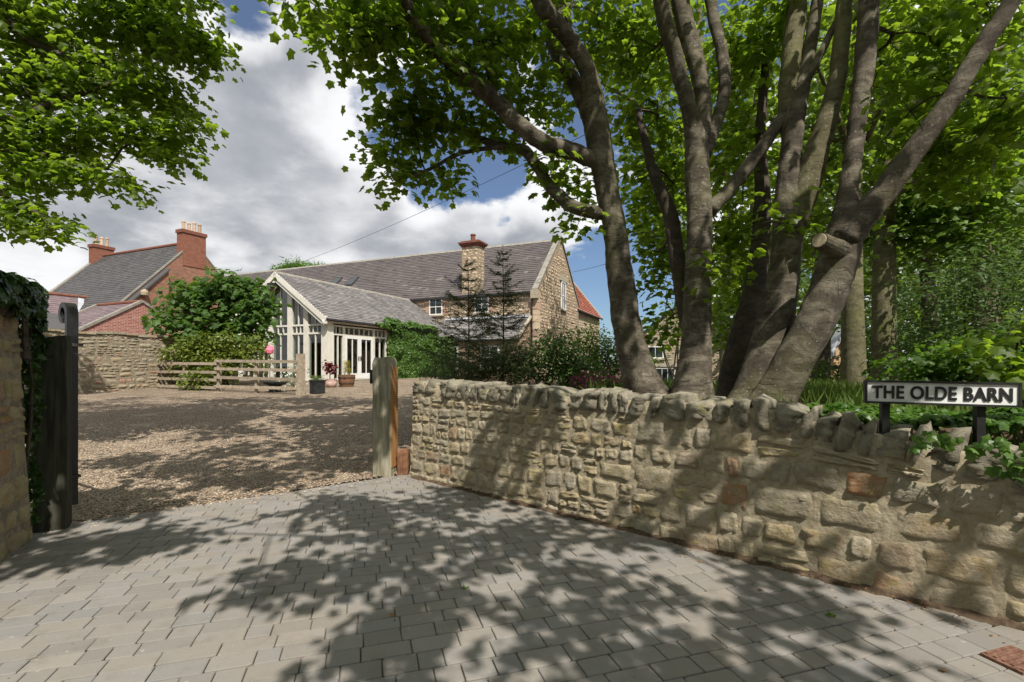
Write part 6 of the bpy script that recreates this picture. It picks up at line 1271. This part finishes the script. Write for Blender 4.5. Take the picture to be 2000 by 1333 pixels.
# ------------------------------------------------------------------ pots by the conservatory
def ground_at(px, Y): return gpt(px, Y)
p = ground_at(620, 16.6); t_ = thing('black_planter', p, 'black half drum planter at the end of the rail fence', 'planter')
mb = MB(); mb.lathe(p, [(.24, 0), (.25, .02), (.255, .40), (.275, .41), (.275, .46), (.245, .46), (.24, .40)], 24); mb.build('drum', M['black_pot'], t_)
mb = MB(); mb.lathe(p+UP*.40, [(.235, 0), (.2, .02), (.02, .03)], 16); mb.build('compost', M['soil'], t_)
shrub('potted_grass', p+UP*.42, [(p+UP*.52, np.array([.2, .2, .08]), 30)], 'straw coloured tufts growing in the black planter', 'grass', 'strap', .12, 8, .06, 'plant', stems=3)
p = ground_at(647, 19.4); t_ = thing('pink_pot', p, 'small pale pink flowerpot between the black planter and barrel', 'flowerpot')
mb = MB(); mb.lathe(p, [(.13, 0), (.2, .08), (.225, .2), (.2, .31), (.22, .33), (.19, .33), (.17, .28)], 20); mb.build('pot', M['pink_pot'], t_, smooth_=True)
mb = MB(); mb.lathe(p+UP*.27, [(.17, 0), (.1, .02), (.02, .03)], 14); mb.build('compost', M['soil'], t_)
shrub('red_maple', p+UP*.29, [(p+UP*.75, np.array([.28, .28, .22]), 26), (p+UP*.95+uB*.2, np.array([.15, .15, .1]), 8)], 'little red leaved maple growing in the pink pot', 'leaf_red', 'maple', .09, 7, .07, 'plant', stems=2)
p = ground_at(677, 19.8); t_ = thing('barrel_planter', p, 'half barrel planter with iron hoops by the double doors', 'planter')
for k in range(18):
    a = k*2*math.pi/18; mb = MB(); d = np.array([math.cos(a), math.sin(a), 0]); tdir = np.array([-d[1], d[0], 0])
    q = [p+d*r+UP*z for r, z in ((.25, 0), (.30, .2), (.33, .48))]
    for i in range(2): mb.cbox((q[i]+q[i+1])/2, tdir, d, q[i+1]-q[i], .103+.012*i, .025, np.linalg.norm(q[i+1]-q[i]), rng.random())
    mb.build('stave', M['barrel_wood'], t_)
for z, r in ((.1, .295), (.33, .335)): mb = MB(); mb.lathe(p+UP*z, [(r-.005, 0), (r+.004, 0), (r+.014, .05), (r+.004, .05)], 24); mb.build('hoop', M['rust_iron'], t_)
mb = MB(); mb.lathe(p+UP*.38, [(.29, 0), (.2, .03), (.02, .04)], 16); mb.build('compost', M['soil'], t_)
shrub('golden_conifer', p+UP*.42, [(p+UP*.65, np.array([.2, .2, .2]), 40), (p+UP*.95, np.array([.1, .1, .22]), 26)], 'golden yellow dwarf conifer growing in the half barrel', 'leaf_gold', 'strap', .07, 16, .05, 'plant', stems=3)
p = ground_at(537, 17.2); t_ = thing('round_bowl', p, 'dark shallow bowl planter on the gravel behind the fence rails', 'planter'); mb = MB(); mb.lathe(p, [(.2, 0), (.2, .2), (.22, .22), (.38, .30), (.4, .36), (.36, .36), (.3, .3)], 20); mb.build('bowl', M['black_pot'], t_)
shrub('white_rose', ground_at(572, 17.6), [(P(578, 727, 17.6), np.array([.4, .3, .25]), 26), (P(566, 745, 17.4), np.array([.35, .3, .2]), 18)], 'white flowering rose behind the end post of the fence', 'leaf_fig', 'oval', .08, 9, .08)
mb = MB(); q = np.vstack([P(578, 727, 17.3), P(566, 745, 17.1)]); pos = np.repeat(q, 22, 0)+rng.standard_normal((44, 3))*[.26, .1, .16]; add_leaves(mb, np.repeat(pos, 5, 0)+rng.standard_normal((220, 3))*.02, rng.standard_normal((220, 3))-vB, .06, 'oval', rng); tag(mb.build('rose_blooms', M['white_flower']), 'white rose blooms showing through the fence rails', 'flowers', kind='stuff')
p = P(527, 685, 19.0); t_ = thing('wind_spinner', (p[0], p[1], gz(p[0], p[1])), 'bright pink cloth wind spinner on a stick above the shrubs', 'ornament')
mb = MB(); mb.tube([(p[0], p[1], gz(p[0], p[1])), p+UP*.1], .012, 6); mb.build('stick', M['black_iron'], t_)
mb = MB(); mb.lathe(p-UP*.1, [(.02, -.05), (.12, 0), (.15, .12), (.10, .25), (.02, .3)], 10); mb.build('cloth', M['pink_flower'], t_)
# conifers showing over the barn ridge
for px, Y, ztp, w, lab in ((580, 56, 506, 26, 'feathery conifer top showing over the left end of the barn roof'), (622, 58, 512, 20, 'rounder conifer top beside the feathery one over the barn roof')):
    b = P(px, 700, Y); b[2] = 1.0; top = P(px, ztp, Y)
    tr = thing('conifer_tree', b, lab, 'tree', 'conifers beyond the barn roof'); mb = MB(); mb.tube([b, (b+top)/2, top], [.3, .2, .04], 8); mb.build('trunk', M['bark_dark'], tr)
    bl_ = [(top-UP*1.2+[dx, 0, -abs(dx)*.35], np.array([.9, .9, .8]), 40) for dx in np.linspace(-w*Y/F, w*Y/F, 5)]+[(top-UP*3, np.array([2.2, 1.5, 1.5]), 80)]
    crown(tr, np.array([b*(1-k)+top*k for k in np.linspace(.5, 1, 12)]), bl_, rng, 'strap', .7, 22, 'leaf_bush', .45, .8, r0=.01)
# overhead cables
def cable(a, b, sag, label):
    pts = [a*(1-k)+b*k-UP*sag*4*k*(1-k) for k in np.linspace(0, 1, 30)]; mb = MB(); mb.tube(pts, .013, 5); tag(mb.build('overhead_cable', M['gutter']), label, 'cable', 'overhead cables')
cable(P(600, 508, 46.0), P(1160, 255, 20.0), .25, 'thin black cable rising from the barn roof into the sycamore')
cable(P(1118, 532, 36.0), P(1300, 478, 22.0), .1, 'short cable running from the barn gable behind the left stem')
# drain cover in the corner of the paving
Y = EYE*F/(1292-HY); b = np.array([(1985-HX)/F*Y, Y, .006]); t_ = thing('drain_cover', b, 'reddish rusty drain cover set in the paving at the front corner', 'drain cover')
noise_mat('rust_red', (.12, .06, .042), (.22, .12, .085), 40, .85, .6, .006, .2)
mb = MB(); d3 = np.array([RD[0], RD[1], 0]); c3 = np.array([CD[0], CD[1], 0]); mb.cbox(b, d3, c3, UP, .24, .17, .02); mb.build('plate', M['rust_red'], t_)
for k in range(5): mb = MB(); mb.cbox(b+UP*.013+c3*(-.07+.035*k), d3, c3, UP, .20, .012, .006); mb.build('rib', M['rust_red'], t_)

# leaf litter and grit along the foot of the wall and in the joints
mb = MB(); N = 320; s_ = rng.random(N)*6.5+.1; d_ = .03+.30*rng.random(N)**2.2; pos = np.array([wall_place(a, 0, b) for a, b in zip(s_, d_)]); pos[:, 2] = .006+.008*rng.random(N)
add_leaves(mb, pos, np.tile(UP, (N, 1))+.35*rng.standard_normal((N, 3)), .022, 'oval', rng); tag(mb.build('leaf_litter', M['dead_leaf'], origin=(0, 0, 0)), 'crumbs of brown leaf litter along the foot of the low wall', 'leaf litter', kind='stuff')
mb = MB(); N = 700; pos = np.column_stack([rng.uniform(-4, 3, N), rng.uniform(1.9, 6.2, N), np.full(N, -.002)])
k = np.array([in_paving(a, b) for a, b, _ in pos]); pos = pos[k]
rowc = pos[:, :2]@CD; js = np.cumsum([0]); 
add_leaves(mb, pos, np.tile(UP, (len(pos), 1))+.6*rng.standard_normal((len(pos), 3)), .014, 'oval', rng); tag(mb.build('moss', M['leaf_bush'], origin=(0, 0, 0)), 'specks of moss growing in the paving joints', 'moss', kind='stuff')
